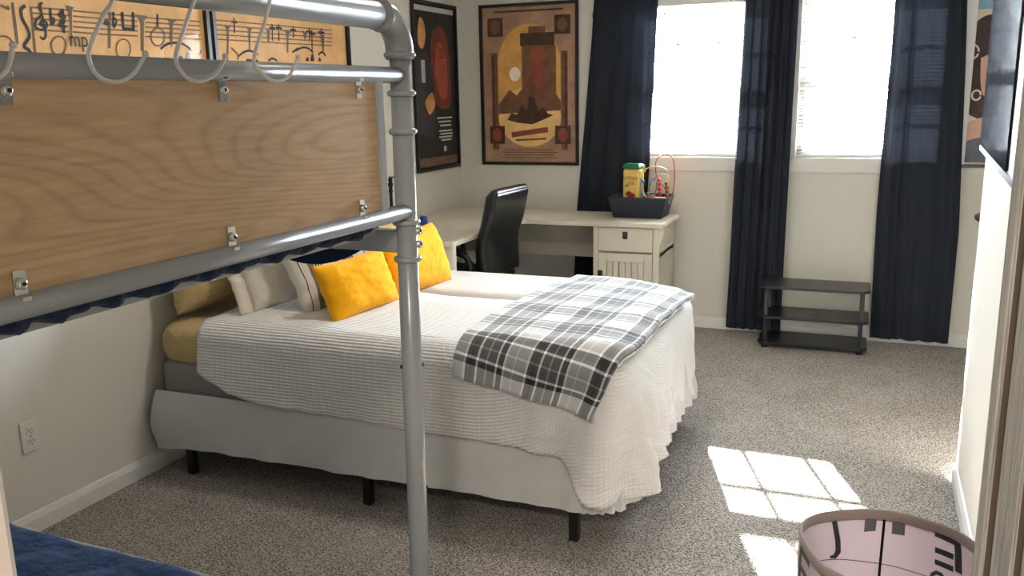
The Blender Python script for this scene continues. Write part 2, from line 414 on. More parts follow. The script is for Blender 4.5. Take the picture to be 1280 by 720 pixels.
# ------------------------------------------------------------------ curtains
rod = thing('curtain_rod', 'dark curtain rod above the windows carrying the navy curtains', 'curtain rod', (-.6, 5.53, 2.25))
m = MB(); m.cyl((-1.75, 5.53, 2.25), (.75, 5.53, 2.25), .012, 12); m.build('rod', M_BLACK, rod)
for x in (-1.77, .77):
    m = MB(); m.ball((x, 5.53, 2.25), .025); m.build('finial', M_BLACK, rod)
for x in (-1.70, -.5, .70):
    m = MB(); m.cyl((x, 5.53, 2.25), (x, 5.6, 2.25), .007, 8); m.box((x-.015, 5.592, 2.21), (x+.015, 5.6, 2.29)); m.build('bracket', M_BLACK, rod)
def curtain(label, L, R, folds, amp, zb, y0=5.535, seed=0, flat=0, jag=.012):
    nu, nv = 120, 46
    m = MB()
    def fn(i, j):
        u = i/(nu-1); z = lerp(2.2365, zb, j/(nv-1))
        xa = interp(L, -z); xb = interp(R, -z)
        ph = u*folds*2*PI+seed+.5*nz(u*3, z*1.2, seed)
        a = amp*(.45+.55*sstep(2.3, 1.6, z))*(1-flat*sstep(.25, .45, u)*sstep(.95, .7, u))
        y = y0+a*(math.sin(ph)+.3*math.sin(2.3*ph+1))*.8+.004*nz(u*9, z*4, seed+4)
        x = lerp(xa, xb, u)+a*.35*math.cos(ph)
        if j == 0: pass
        zz = z-(jag*abs(math.sin(ph*.5+1))*sstep(.5, 0, z-zb) if jag else 0)
        return (x, min(y, 5.588), zz)
    m.grid(nu, nv, fn)
    o = m.build('curtain', M_CURT, recalc=False); return tag(o, label, 'curtain', 'navy curtains at the windows')
# tables run over -z so that they rise from top to bottom
curtain('wide navy curtain hanging behind desk end and toy basket, left of both windows', [(-2.3, -1.63), (-1.835, -1.665), (-.77, -1.765), (-.05, -1.80)], [(-2.3, -1.225), (-2.05, -1.235), (-1.08, -1.27), (-.05, -1.33)], 3.2, .018, .06, y0=5.553, seed=1.0)
curtain('narrow pleated navy curtain hanging between the two windows', [(-2.3, -.70), (-2.02, -.712), (-.03, -.756)], [(-2.3, -.40), (-2.0, -.414), (-.1, -.43)], 5.5, .030, .035, seed=2.2)
curtain('navy curtain right of both windows, beside the black shelf', [(-2.3, .095), (-1.98, .095), (-.8, .075), (-.02, .085)], [(-2.3, .45), (-1.96, .457), (-.7, .515), (-.03, .512)], 4.0, .030, .04, seed=.3, flat=.85)

# ------------------------------------------------------------------ pictures on the walls
def picture(label, cat, x0, x1, z0, z1, wall='back', fw=.02, dep=.022, group=None):
    if wall == 'back':
        loc = ((x0+x1)/2, D, z0); rz = 0
    else:
        yc = (x0+x1)/2; loc = (xl(yc), yc, z0); rz = PI/2-math.atan(.0185)
    t = thing('framed_poster' if cat == 'poster' else 'framed_picture', label, cat, loc, rz, group)
    W, H = x1-x0, z1-z0
    m = MB()
    for c0, c1 in (((-W/2, -dep, 0), (W/2, -.001, fw)), ((-W/2, -dep, H-fw), (W/2, -.001, H)), ((-W/2, -dep, fw), (-W/2+fw, -.001, H-fw)), ((W/2-fw, -dep, fw), (W/2, -.001, H-fw))): m.box(c0, c1, .002)
    m.build('frame', M_FRAME, t, local=True)
    m = MB(); y = -.013; m.poly([(-W/2+fw*.7, y, fw*.7), (W/2-fw*.7, y, fw*.7), (W/2-fw*.7, y, H-fw*.7), (-W/2+fw*.7, y, H-fw*.7)])
    m.build('glazing', M_PGLASS, t, local=True)
    return t, W, H
class Art(MB):
    """printed shapes on a sheet: x runs right, z up, in the picture's own frame"""
    def __init__(s): super().__init__(); s.k = 0
    def put(s, pts, mi):
        s.k += 1; y = -.004-.00006*s.k
        s.poly([(a, y, b) for a, b in pts], mi)
    def rect(s, a0, b0, a1, b1, mi): s.put([(a0, b0), (a1, b0), (a1, b1), (a0, b1)], mi)
    def ell(s, a, b, ra, rb, mi, n=40, t0=0, t1=2*PI): s.put([(a+ra*math.cos(lerp(t0, t1, k/n)), b+rb*math.sin(lerp(t0, t1, k/n))) for k in range(n)], mi)
    def stroke(s, pts, w, mi, taper=False):
        s.k += 1; y = -.004-.00006*s.k; s.mi = mi
        P = [Vector((a, b)) for a, b in pts]; n = len(P); L, R = [], []
        for i, p in enumerate(P):
            d = P[min(i+1, n-1)]-P[max(i-1, 0)]
            if d.length < 1e-9: d = Vector((1, 0))
            d.normalize(); q = Vector((-d.y, d.x)); ww = w*(.5 if not taper else .5*(1-.85*i/(n-1)))
            L.append(s.bm.verts.new((p.x+q.x*ww, y, p.y+q.y*ww))); R.append(s.bm.verts.new((p.x-q.x*ww, y, p.y-q.y*ww)))
        for i in range(n-1): s.face([L[i], L[i+1], R[i+1], R[i]])
def printed(name, rgb, var=.12, vs=12):
    return simple('print_'+name, rgb, .7, var=var, vscale=vs)
def smp(pts, n=5): return [(v.x, v.y) for v in smooth_path([(a, b, 0) for a, b in pts], n)]
# back wall poster: plain sand-and-amber stand-in
t, W, H = picture('framed sepia and amber film poster with pale sun disc, left of curtains', 'poster', -2.450, -1.757, 1.04, 2.09)
A = Art(); P = [printed('sand', (166, 130, 104), .25, 9), printed('amber', (214, 160, 84), .2, 6), printed('dark_umber', (74, 48, 36), .3, 14), printed('umber', (118, 78, 54), .3, 14), printed('gold', (232, 190, 120), .15, 8), printed('pale_sun', (248, 236, 214), .02), printed('rust', (140, 66, 46), .2)]
A.rect(-W/2+.015, .015, W/2-.015, H-.015, 0)
A.rect(-.27, .10, -.225, .74, 3); A.rect(.225, .10, .27, .74, 3)
A.rect(-.262, .12, -.25, .72, 2); A.rect(.25, .12, .262, .72, 2)
A.put([(-.22, .30)]+[(.22*math.cos(a), .66+.26*math.sin(a)) for a in [PI*(1-k/24) for k in range(25)]]+[(.22, .30)], 1)
A.ell(0, .32, .222, .20, 4)
A.rect(-.05, .47, .19, .78, 3); A.rect(.02, .50, .10, .76, 6)
A.rect(-.06, .78, .18, .86, 2); A.rect(.0, .86, .12, .90, 3)
A.put([(-.222, .40), (-.14, .50), (-.09, .46), (.0, .56), (.09, .47), (.15, .52), (.222, .42), (.222, .36), (-.222, .34)], 3)
A.ell(-.10, .60, .040, .046, 5)
A.put([(-.16, .30), (-.13, .345), (-.09, .335), (-.05, .40), (-.02, .36), (.0, .46), (.04, .44), (.06, .36), (.10, .385), (.13, .34), (.17, .33), (.10, .30), (.02, .27), (-.08, .28)], 2)
for sx in (-1, 1):
    for zz in (.845, .14):
        A.rect(sx*.235-.055, zz, sx*.235+.055, zz+.12, 2); A.ell(sx*.235, zz+.06, .034, .045, 3 if zz > .5 else 6)
A.stroke([(-.13, .20), (.13, .235)], .035, 6)
A.stroke([(-.10, .165), (.12, .175)], .012, 3)
for q in range(4): A.rect(-.20+.02*(q % 2), .045+.018*q, .20-.03*(q % 2), .051+.018*q, 3)
A.rect(-.24, H-.055, .24, H-.043, 2)
A.build('print', P, t, local=True)
# left wall poster: dark stand-in with a red glow
t, W, H = picture('framed dark film poster with red glow, on left wall behind bunk post', 'poster', 4.95, 5.555, 1.03, 2.09, 'left', .018)
A = Art(); P = [printed('near_black', (30, 27, 28), .3), printed('ember', (112, 48, 36), .25, 7), printed('red_glow', (168, 74, 52), .2, 7), printed('skin_warm', (198, 140, 84), .3, 18), printed('offwhite', (214, 210, 204), .05), printed('brown_strip', (112, 82, 66), .5, 40), printed('slate', (52, 48, 50), .4, 10), printed('pale_blue', (176, 186, 200), .05)]
A.rect(-W/2+.014, .014, W/2-.014, H-.014, 0)
A.rect(-W/2+.02, H-.06, W/2-.02, H-.028, 4)
A.put(smp([(-.06, .62), (-.04, .84), (.06, .92), (.17, .86), (.21, .66), (.20, .42), (.05, .40), (-.04, .48), (-.06, .62)]), 1)
A.put(smp([(-.01, .62), (.02, .78), (.08, .82), (.15, .74), (.17, .58), (.14, .46), (.05, .48), (-.01, .62)]), 2)
A.put(smp([(-.27, .25), (-.27, .70), (-.16, .78), (-.05, .66), (-.02, .45), (-.05, .22), (-.27, .25)]), 6)
A.put(smp([(-.225, .86), (-.19, .955), (-.135, .93), (-.12, .84), (-.16, .77), (-.215, .79), (-.225, .86)]), 3)
A.rect(-.19, .56, -.14, .70, 7)
A.put(smp([(-.16, .44), (-.06, .50), (-.02, .42), (-.10, .36), (-.16, .44)]), 3)
for q, (a, b, c) in enumerate(((.0, .22, .33), (.02, .2, .305), (.04, .2, .28), (.02, .21, .245), (.04, .22, .225), (.02, .21, .205), (.05, .2, .185))): A.rect(a, c, b, c+.010, 4)
A.rect(.085, .115, .12, .15, 4); A.rect(-W/2+.02, .03, W/2-.02, .085, 5)
pr = A.build('print', P, t, local=True)
text('25', .10, simple('print_black_ink', (22, 18, 18), .6), 'lettering', pr, Matrix.Translation((.09, -.0075, .745)) @ Matrix.Rotation(PI/2, 4, 'X'), .0002, .7)
# poster beyond the right curtain
t, W, H = picture('framed poster with blue sky and brown curls, half hidden by right curtain', 'poster', .36, 1.04, 1.055, 2.10, 'back', .018)
A = Art(); P = [printed('sky_blue', (120, 158, 182), .08, 4), printed('cream_cloud', (216, 204, 188), .08, 5), printed('dark_curl', (58, 44, 40), .4, 20), printed('blush', (206, 162, 142), .1, 8), printed('steel_grey', (96, 104, 112), .25, 10), printed('ring', (226, 214, 196), .05)]
A.rect(-W/2+.012, .012, W/2-.012, H-.012, 1); A.rect(-W/2+.012, .86, W/2-.012, H-.012, 0)
A.put(smp([(-.22, .72), (-.17, .80), (-.10, .83), (.02, .80), (.10, .60), (.06, .32), (-.05, .26), (-.18, .30), (-.23, .42), (-.20, .56), (-.22, .72)]), 2)
A.put(smp([(-.14, .60), (-.06, .62), (.0, .50), (-.05, .36), (-.12, .42), (-.14, .60)]), 3)
A.put(smp([(-.25, .06), (-.22, .20), (-.10, .28), (.1, .25), (.2, .06), (-.25, .06)]), 3)
A.put(smp([(-.25, .03), (-.22, .10), (-.14, .16), (.05, .17), (.3, .10), (.3, .03), (-.25, .03)]), 4)
for cx_, cz_, r_ in ((-.185, .635, .032), (-.145, .40, .022)):
    A.stroke([(cx_+r_*math.cos(a*.4), cz_+1.2*r_*math.sin(a*.4)) for a in range(16)], .010, 5)
A.build('print', P, t, local=True)
# two hand drawn music sheets
M_PAPER = simple('aged_paper', (226, 178, 122), .8, var=.14, vscale=7); M_INK = simple('black_ink', (42, 36, 38), .7); M_INK2 = simple('faded_ink', (128, 98, 74), .8); M_WASH = simple('grey_wash', (112, 100, 96), .8); M_LIGHTP = simple('light_paper', (236, 190, 130), .8)
def sheet(label, y0, y1, strokes, blobs):
    t, W, H = picture(label, 'picture', y0, y1, 1.635, 1.965, 'left', .022, .022, 'hand drawn music pictures')
    Minv = MW[t.name].inverted(); n = MW[t.name].to_3x3() @ Vector((0, 1, 0)); c = MW[t.name].translation - n*.004
    def loc(p):
        d = ray(*p); q = Vector((0, 0, CAMH))+d*(n.dot(c-Vector((0, 0, CAMH)))/n.dot(d)); q = Minv @ q; return (max(-W/2+.02, min(W/2-.02, q.x)), max(.02, min(H-.02, q.z)))
    A = Art(); A.rect(-W/2+.014, .014, W/2-.014, H-.014, 0)
    for pts, wd, mi, tp in strokes: A.stroke([loc(p) for p in smp(pts, 6)], wd, mi, tp)
    for pts, mi in blobs: A.put([loc(p) for p in pts], mi)
    return A.build('print', [M_PAPER, M_INK, M_INK2, M_WASH, M_LIGHTP], t, local=True), loc, t
def z6(pts): return [(a/6.546, b/6.546) for a, b in pts]
def z4(pts, ox=0): return [(ox+a/4, b/4) for a, b in pts]
def ring(cx_, cy_, ra, rb, a0=0, a1=360): return [(cx_+ra*math.cos(math.radians(a)), cy_+rb*math.sin(math.radians(a))) for a in range(a0, a1+1, 20)]
S = []
for k in range(5):
    S.append(([(39, 9.2+6.9*k), (86, 12.5+6.8*k)], .006, 2, False)); S.append(([(91, 13.5+6.6*k), (130, 17+6.5*k)], .006, 2, False))
    S.append(([(130, 17+6.5*k), (172, 20.5+6.1*k)], .006, 2, False)); S.append(([(181, 22+5.9*k), (250, 27+5.5*k)], .006, 2, False))
S.append((z6([(205, 45), (172, 78), (180, 150), (222, 230), (238, 300), (195, 375), (235, 410), (262, 462)]), .012, 1, False))
S.append((z6([(250, 55), (290, 462)]), .008, 2, False)); S.append((z6([(100, 20), (142, 360)]), .010, 3, False))
S.append((z6([(345, 20), (318, 55), (338, 115), (295, 165), (286, 215), (330, 245), (372, 228), (380, 190), (350, 166), (326, 195), (345, 215)]), .009, 1, False))
S.append((z6([(322, 20), (340, 110), (358, 210), (376, 285), (352, 320), (326, 300)]), .008, 1, False))
S.append((z6([(408, 70), (421, 195), (442, 165), (424, 145)]), .010, 1, False))
for dy in (0, 80):
    S.append((z6([(512, 75+dy), (478, 130+dy*1.02)]), .010, 1, False)); S.append((z6([(478, 130+dy), (540, 140+dy)]), .010, 1, False)); S.append((z6([(508, 75+dy), (522, 190+dy)]), .012, 1, False))
S.append((ring(73, 57, 9.3, 11.5), .006, 2, False)); S.append((ring(154, 61, 9, 12), .005, 2, False)); S.append((ring(4, 56, 11, 11, 0, 360), .005, 2, False)); S.append((ring(197, 46, 8.5, 11), .006, 2, False))
S.append((z4([(548, 60), (546, 240)]), .010, 3, False)); S.append((z4([(610, 60), (612, 100), (614, 138), (616, 143), (640, 145), (664, 146), (667, 141), (665, 100), (662, 60)]), .012, 1, False)); S.append((z4([(565, 60), (567, 135), (580, 105), (568, 90)]), .009, 1, False)); S.append((z4([(520, 105), (540, 120)]), .02, 1, False))
S.append((z4([(785, 70), (787, 135)]), .008, 1, False)); S.append((z4([(800, 245), (835, 220), (880, 214), (920, 224), (955, 250)]), .010, 1, False))
S.append((z4([(990, 275), (1004, 250)]), .010, 1, False))
S.append((z4([(0, 25), (40, 45), (35, 30)]), .008, 2, False))
B = [(z6([(530, 40), (600, 60), (585, 90), (588, 352), (580, 350), (570, 150), (555, 80)]), 3), (z4([(670, 72), (735, 80), (718, 105), (716, 258), (706, 250), (704, 110)]), 3), (z4([(832, 92), (890, 98), (862, 115), (858, 238), (852, 235), (848, 115)]), 3), (z4([(890, 300), (895, 280), (908, 282), (912, 302)]), 1), (z4([(925, 300), (932, 262), (944, 265), (950, 302)]), 1), (z4([(985, 302), (995, 285), (1008, 302)]), 1)]
pr, loc, t = sheet('framed music manuscript with a large treble clef, above bunk panel', 2.05, 3.158, S, B)
a = loc((96.5, 50)); text('mp', .078, M_INK, 'lettering', pr, Matrix.Translation((a[0], -.0105, a[1])) @ Matrix.Rotation(PI/2, 4, 'X'), .0002, .85)
S = []
for k in range(5): S.append((z4([(95, 98+24*k), (400, 125+22*k), (700, 152+19*k)], 240), .006, 2, False))
for x, y0, y1 in ((210, 90, 165), (400, 120, 205), (432, 120, 205), (505, 130, 190), (585, 138, 200), (598, 150, 260), (645, 142, 200)):
    S.append((z4([(x, y0), (x+2, y1)], 240), .010, 1, False)); S.append((z4([(x-14, y0+18), (x+16, y0+22)], 240), .010, 1, False))
for c in ([(228, 285), (255, 262), (290, 254), (330, 275)], [(380, 305), (402, 292), (425, 306)], [(515, 255), (550, 238), (580, 242), (605, 265)], [(630, 275), (650, 260), (668, 280)], [(195, 240), (225, 270), (228, 300)], [(90, 265), (110, 285)], [(270, 300), (330, 305)], [(500, 262), (530, 240)]): S.append((z4(c, 240), .010, 1 if c[0][0] not in (195,) else 2, False))
B = [(z4([(160, 128), (195, 130), (183, 145), (180, 305), (174, 305), (172, 150)], 240), 3), (z4([(268, 138), (305, 142), (292, 152), (290, 252), (284, 250), (280, 150)], 240), 3), (z4([(370, 150), (390, 150), (384, 210), (376, 215)], 240), 3), (z4([(455, 150), (500, 158), (482, 170), (480, 265), (472, 260), (470, 170)], 240), 3), (z4([(550, 150), (575, 165), (566, 200), (562, 200)], 240), 3), (z4([(640, 175), (660, 175), (658, 255), (652, 255)], 240), 3),
     (z4([(565, 306), (572, 286), (582, 290), (582, 306)], 240), 1), (z4([(590, 306), (596, 268), (606, 272), (610, 306)], 240), 1), (z4([(628, 306), (636, 284), (646, 306)], 240), 1)]
sheet('framed music manuscript with drips and arcs, right of the treble clef one', 3.176, 4.245, S, B)
# wall outlet
t = thing('wall_outlet', 'white double electrical outlet on left wall above the baseboard', 'outlet', (xl(2.07), 2.07, .355), PI/2-math.atan(.0185))
m = MB(); m.box((-.036, -.006, -.058), (.036, 0, .058), .004); m.build('cover_plate', M_WPLASTIC, t, local=True)
for dz in (-.0195, .0195):
    m = MB(); m.prism([(.0165*math.cos(a), max(-.0135, min(.0135, .0165*math.sin(a)))) for a in [2*PI*k/24 for k in range(24)]], lambda a, b, d: (a, d, dz+b), -.0085, -.005); s_ = m.build('socket', M_WPLASTIC, t, local=True)
    m = MB()
    for a, b in ((-.0065, .0075), (.0065, .0065)): m.box((a-.0012, -.0092, dz+.002-b/2+.002), (a+.0012, -.0084, dz+.002+b/2+.002))
    m.ball((0, -.0085, dz-.0075), .0024, 8, (1, .3, 1)); m.build('slot', simple('dark_slot', (20, 18, 16), .6), s_, local=True)
m = MB(); m.ball((0, -.006, 0), .003, 10, (1, .5, 1)); m.build('screw', M_STEEL, t, local=True)

# ------------------------------------------------------------------ bed
BX0, BX1, BY0, BY1, BT = -2.62, -.70, 2.64, 3.98, .64
def droop(x, y): return .035*sstep(-1.05, -.66, x)*sstep(3.0, 3.95, y)+.012*sstep(3.5, 3.95, y)
bed = thing('bed', 'double bed with black metal frame, tan fitted sheet and white bed skirt', 'bed', (-1.66, 3.33, 0))
m = MB()
for y in (BY0+.06, 3.33, BY1-.06): m.box((BX0+.02, y-.015, .19), (BX1-.02, y+.015, .235), .003)
for x in (BX0+.03, -1.66, BX1-.03): m.box((x-.015, BY0+.05, .19), (x+.015, BY1-.05, .235), .003)
m.build('bed_frame', M_BLACK, bed)
for x in (-2.497, -1.663, -.848):
    for y in (2.640, 3.33, 3.95):
        m = MB(); m.box((x-.0165, y-.0165, 0), (x+.0165, y+.0165, .195), .003); m.build('leg', M_BLACK, bed)
m = MB(); m.box((BX0, BY0+.005, .237), (BX1, BY1, .47), .03, seg=4); m.build('box_spring', M_GREYFAB, bed)
m = MB()
def fitted(i, j):
    a = i/96*2*PI
    prof = [(-.005, .472), (.006, .50), (.010, .55), (.0, .595), (-.03, .622), (-.07, .630), (-.3, .632)]
    o, z = prof[j]
    hx, hy = (BX1-BX0)/2-.02, (BY1-BY0)/2; c, s = math.cos(a), math.sin(a); pw = .11
    x = math.copysign(abs(c)**pw, c)*(hx+o); y = math.copysign(abs(s)**pw, s)*(hy+o-.01)
    k = .008*nz(a*9, z*14, 3); return ((BX0+BX1)/2-.045+x*(1+k*.3), (BY0+BY1)/2+y*(1+k), z+.3*k-1.15*droop((BX0+BX1)/2-.045+x, (BY0+BY1)/2+y)*sstep(.5, .6, z))
m.grid(96, 7, fitted, wrapu=True); m.face([v for v in m.bm.verts][6::7])
m.build('mattress', M_TAN, bed, sub=1)
# path round the bed from near head to far head
def bed_path(off, xs, R=.10):
    x1, y0, y1 = BX1+off, BY0-off, BY1+off; pts = []
    n = 90
    for k in range(n): pts.append((Vector((lerp(xs, x1-R, k/(n-1)), y0)), Vector((0, -1))))
    for k in range(1, 20): a = -PI/2+PI/2*k/20; v = Vector((math.cos(a), math.sin(a))); pts.append((Vector((x1-R, y0+R))+v*R, v))
    for k in range(60): pts.append((Vector((x1, lerp(y0+R, y1-R, k/59))), Vector((1, 0))))
    for k in range(1, 20): a = PI/2*k/20; v = Vector((math.cos(a), math.sin(a))); pts.append((Vector((x1-R, y1-R))+v*R, v))
    for k in range(60): pts.append((Vector((lerp(x1-R, xs, k/59), y1)), Vector((0, 1))))
    out = []; s = 0
    for i, (p, n_) in enumerate(pts):
        if i: s += (p-pts[i-1][0]).length
        out.append((p, n_, s))
    return out
# skirt
path = bed_path(-.012, BX0-.02)
m = MB(); nj = 12
SN = 90
def skirt(i, j):
    p, n, s = path[i]; t_ = j/(nj-1)
    z = lerp(.352, .128+.006*nz(s*4, 1, 5)+(.012 if 100 < i < 170 else 0)-.02*sstep(.35, .0, s), t_)
    foot = sstep(1.75, 1.95, s)*sstep(3.6, 3.3, s)
    f = (.004+.010*foot)*t_*math.sin(s*(38+20*foot)+2*nz(s*5, 0, 1))+.018*t_*nz(s*3.0, t_*1.2, 7)+.010*t_*nz(s*9+t_*2, t_*2, 9)
    bulge = .024+.030*t_**.8+.03*sstep(.25, 0, s)*math.sin(PI*min(1, t_*1.1))
    return (p.x+n.x*(bulge+f), p.y+n.y*(bulge+f), z)
m.grid(len(path), nj, skirt, lambda i, j: (path[min(i, len(path)-1)][2], j*.02)); m.build('bed_skirt', M_SKIRT, bed)

# bedspread
XS = -2.40
sp = bed_path(.012, XS)
STOT = sp[-1][2]; S1 = sp[90][2]; S2 = sp[108][2]; S3 = sp[169][2]; S4 = sp[187][2]
TOPZ = .662
HEM = [(0, .46), (.06, .43), (.14, .395), (.30, .365), (.5, .355), (.9, .340), (1.2, .335), (1.36, .335), (1.46, .325), (1.52, .30), (1.57, .26), (S1, .215), (S1+.07, .165), (S2, .155), (S2+.1, .20), (S2+.35, .235), (S2+.8, .23), (S3-.1, .17), (S3+.1, .13), (S4+.2, .3), (STOT, .42)]
def bs_point(i, d, lift=0.0):
    """point of the bedspread surface: path index i, d metres outwards from the bed's centre line"""
    p, n, s = sp[i]
    cx_ = min(p.x, BX1-.55) if n.y == 0 or abs(n.x) > .01 else p.x
    c = Vector((cx_, (BY0+BY1)/2)); c.x = min(c.x, BX1-.55)
    R = .085
    L = (p-n*R-c).length; hem = interp(HEM, s)
    arc = R*PI/2; total = L+arc+(TOPZ-R-hem)
    dd = d*total
    fold = sstep(S1-.30, S1+.02, s)*sstep(S2+.75, S2+.02, s)
    foot = sstep(S1-.05, S2, s)*sstep(S4, S3, s)
    if dd < L:
        q = c+(p-n*R-c)*(dd/L); z = TOPZ+.006*nz(q.x*3, q.y*3, 0)-.010*sstep(.4, 1, dd/L)
        z += .004*nz(q.x*9, q.y*9, 2)
        if n.x < .2 and p.x < XS+.06: pass
        return Vector((q.x, q.y, z+lift-droop(q.x, q.y))), dd
    dz_ = droop(p.x, p.y)
    if dd < L+arc:
        a = (dd-L)/R; q = p-n*R+n*(R*math.sin(a)); z = TOPZ-.010-R*(1-math.cos(a)); k = a/(PI/2)*.004
        return Vector((q.x+n.x*lift*math.sin(a), q.y+n.y*lift*math.sin(a), z+lift*math.cos(a)+k*nz(s*8, a, 1)-dz_)), dd
    v = dd-L-arc; t_ = v/max(.05, total-L-arc)
    out = .012*t_+.016*nz(s*2.2, t_*.8, 4)*t_+(.05*fold+.012*foot)*t_
    out += fold*.040*t_*math.sin((s-S1)*34+1.2*nz(s*3, t_, 2)+t_*2.0)+foot*.008*t_*math.sin(s*24+t_*2)+.010*t_*nz(s*8, t_*3+s*4, 6)+(.010*foot+.014*fold)*t_*nz(s*17+t_*6, t_*5-s*3, 11)
    z = TOPZ-.010-R-v*(1.0)-dz_*(1-t_)
    z += fold*.02*math.sin(s*26)*t_**3 + .006*t_**4*nz(s*16, 3, 3)
    return Vector((p.x+n.x*(out+lift), p.y+n.y*(out+lift), z)), dd
nj = 56
DJ = [.0, .15, .3, .42, .5]+[.5+.5*k/50 for k in range(1, 51)]
m = MB(); cache = {}
def bsf(i, j):
    P_, dd = bs_point(i, DJ[j]); cache[(i, j)] = (sp[i][2], dd); return P_
m.grid(len(sp), len(DJ), bsf, lambda i, j: cache[(min(i, len(sp)-1), min(j, len(DJ)-1))])
bsd = m.build('waffle_bedspread', M_WAFFLE, solid=.006)
tag(bsd, 'white waffle weave bedspread draped over the double bed', 'bedspread')
# plaid throw folded across the foot of the bed
def plaid_pt(u, v, lift):
    """u 0..1 across (head side to foot side), v metres from far edge to near hanging end"""
    x = lerp(-1.268, -.672, u)+.05*(1-u)*sstep(.9, 0, v); yf = BY1-.125-.03*u
    yn = BY0+.0725                  # where the top starts to turn down on the near side
    Lt = yf-yn; R = .085
    bow = .010*nz(u*4, v*5, 8)+.004*math.sin(v*26+u*3)*(.3+u)
    xe = x+.01*nz(v*3, u, 2)
    drop = .015*sstep(.86, 1.0, u)
    if v < Lt:
        y = yf-v; return Vector((xe, y, TOPZ-.002+lift*(1-.35*sstep(.5, 0, v))+bow*.6-drop*1.0-droop(xe, y)))
    v -= Lt; a = min(v/R, PI/2)
    y = yn-R*math.sin(a)-lift*math.sin(a); z = TOPZ-.006-R*(1-math.cos(a))+lift*math.cos(a)
    if v > R*PI/2:
        w_ = v-R*PI/2; z -= w_*.97; y -= w_*.16+.006*math.sin(u*14)*min(1, w_/.05)
    return Vector((xe-.10*u*min(1, v/.22), y-bow*.3, z-drop*.6))
m = MB(); NU, NV = 26, 110
def vend(u): return (BY1-.125-.03*u)-(BY0+.0725)+.145+.085*u
def plaid_shell(m, lo, hi, uoff):
    ring_ = []
    for j in range(NV):
        tv = j/(NV-1); row = []
        for i in range(NU):
            u = i/(NU-1); row.append(plaid_pt(u, tv*vend(u), hi))
        e = []
        for k in range(1, 6):       # rounded folded edge on the foot side
            a = PI*k/6; mid = (lo+hi)/2; rr = (hi-lo)/2; q = plaid_pt(1, tv*vend(1), mid+rr*math.cos(a)); q.x += rr*.9*math.sin(a); e.append(q)
        bot = [plaid_pt(1-i/(NU-1), tv*vend(1-i/(NU-1)), lo) for i in range(NU)]
        e2 = []
        for k in range(1, 6):
            a = PI*k/6; mid = (lo+hi)/2; rr = (hi-lo)/2; q = plaid_pt(0, tv*vend(0), mid-rr*math.cos(a)); q.x -= rr*.9*math.sin(a); e2.append(q)
        ring_.append(row+e+bot+e2)
    n = len(ring_[0])
    V = [[m.bm.verts.new(p) for p in r] for r in ring_]
    def U(k): 
        k = k % n
        if k < NU: return uoff+.6*k/(NU-1)
        if k < NU+5: return uoff+.6+.008*(k-NU+1)
        if k < 2*NU+5: return uoff+.65+.6*(k-NU-5)/(NU-1)
        return uoff-.008*(n-k)
    for j in range(NV-1):
        for k in range(n):
            k2 = (k+1) % n
            m.face([V[j][k], V[j][k2], V[j+1][k2], V[j+1][k]], [(U(k), j*.0118), (U(k)+.012 if k2 == 0 else U(k2), j*.0118), (U(k)+.012 if k2 == 0 else U(k2), (j+1)*.0118), (U(k), (j+1)*.0118)], True)
    m.face(V[0]); m.face(V[-1][::-1])
plaid_shell(m, .006, .020, .33); plaid_shell(m, .021, .038, 0)
th_ = m.build('plaid_throw', M_PLAID)
tag(th_, 'grey, black and white plaid throw folded across the foot of the bed', 'blanket')

# pillows
def pillow(label, name, w_, h_, t_, mat, loc, rz, lean, roll=0, seed=0, group=None, flange=0, uvscale=1.0, sag=.0, cat='pillow'):
    N = 34; m = MB()
    def P_(u, v, sgn):
        cu = 1-.07*(1-v*v)*abs(u)**1.5; cv = 1-.08*(1-u*u)*abs(v)**1.5
        x = u*w_/2*cu; z = v*h_/2*cv
        f = max(0, (1-abs(u)**3.2))**.62*max(0, (1-abs(v)**3.2))**.62
        y = sgn*t_/2*f*(1+.12*nz(u*1.6, v*1.6, seed))
        e = (1-f)
        y += .010*e*nz(u*6, v*6, seed+2)+.006*nz(u*5, v*5, seed+sgn)*f+.004*math.sin(11*(u*v)+seed)*f*e*2
        z -= sag*(1-u*u)*(1 if v > 0 else 0)*v
        return Vector((x, y, z+h_/2))
    Mx = Matrix.Rotation(rz, 4, 'Z') @ Matrix.Rotation(lean, 4, 'X') @ Matrix.Rotation(roll, 4, 'Y')
    for sgn in (-1, 1):
        m.grid(N, N, lambda i, j: Mx @ P_(-1+2*i/(N-1), -1+2*j/(N-1), sgn), lambda i, j: ((-1+2*i/(N-1))*w_/2*uvscale, (-1+2*j/(N-1))*h_/2*uvscale))
    bmesh.ops.remove_doubles(m.bm, verts=m.bm.verts[:], dist=.0006)
    if flange:
        t = thing(name, label, cat, loc, 0, group); o = m.build('cushion', mat, t, local=True)
        f = MB()
        def F(i, j):
            u = -1-j*.5*flange/(w_/2); v = -1+2*i/(N-1); p = P_(-1, v*.98, 1); p.x += -j*flange/2; p.y += .006*nz(v*8, j, seed)*j; p.z += -.004*j*math.sin(v*9); return Mx @ p
        f.grid(N, 3, F); f.build('open_hem', mat, t, local=True, solid=.012)
        return t
    o = m.build(name, mat); o.location = loc; return tag(o, label, cat, group)
ZT = TOPZ-.012
def face_rz(a, b):      # pillow whose bottom edge runs from a (left in the photo) to b
    return math.atan2(b[1]-a[1], b[0]-a[0])
pillow('large tan plaid pillow lying at head of bed below the bunk rail', 'pillow', .62, .24, .20, M_TAN, (-2.53, 2.99, .655), math.radians(88), math.radians(-6), 0, 1)
pillow('cream pillow with an open hem leaning left of the striped pillow', 'pillow', .48, .36, .17, M_CREAM, (-2.225, 3.06, ZT), math.radians(78), math.radians(-28), 0, 5, flange=.06)
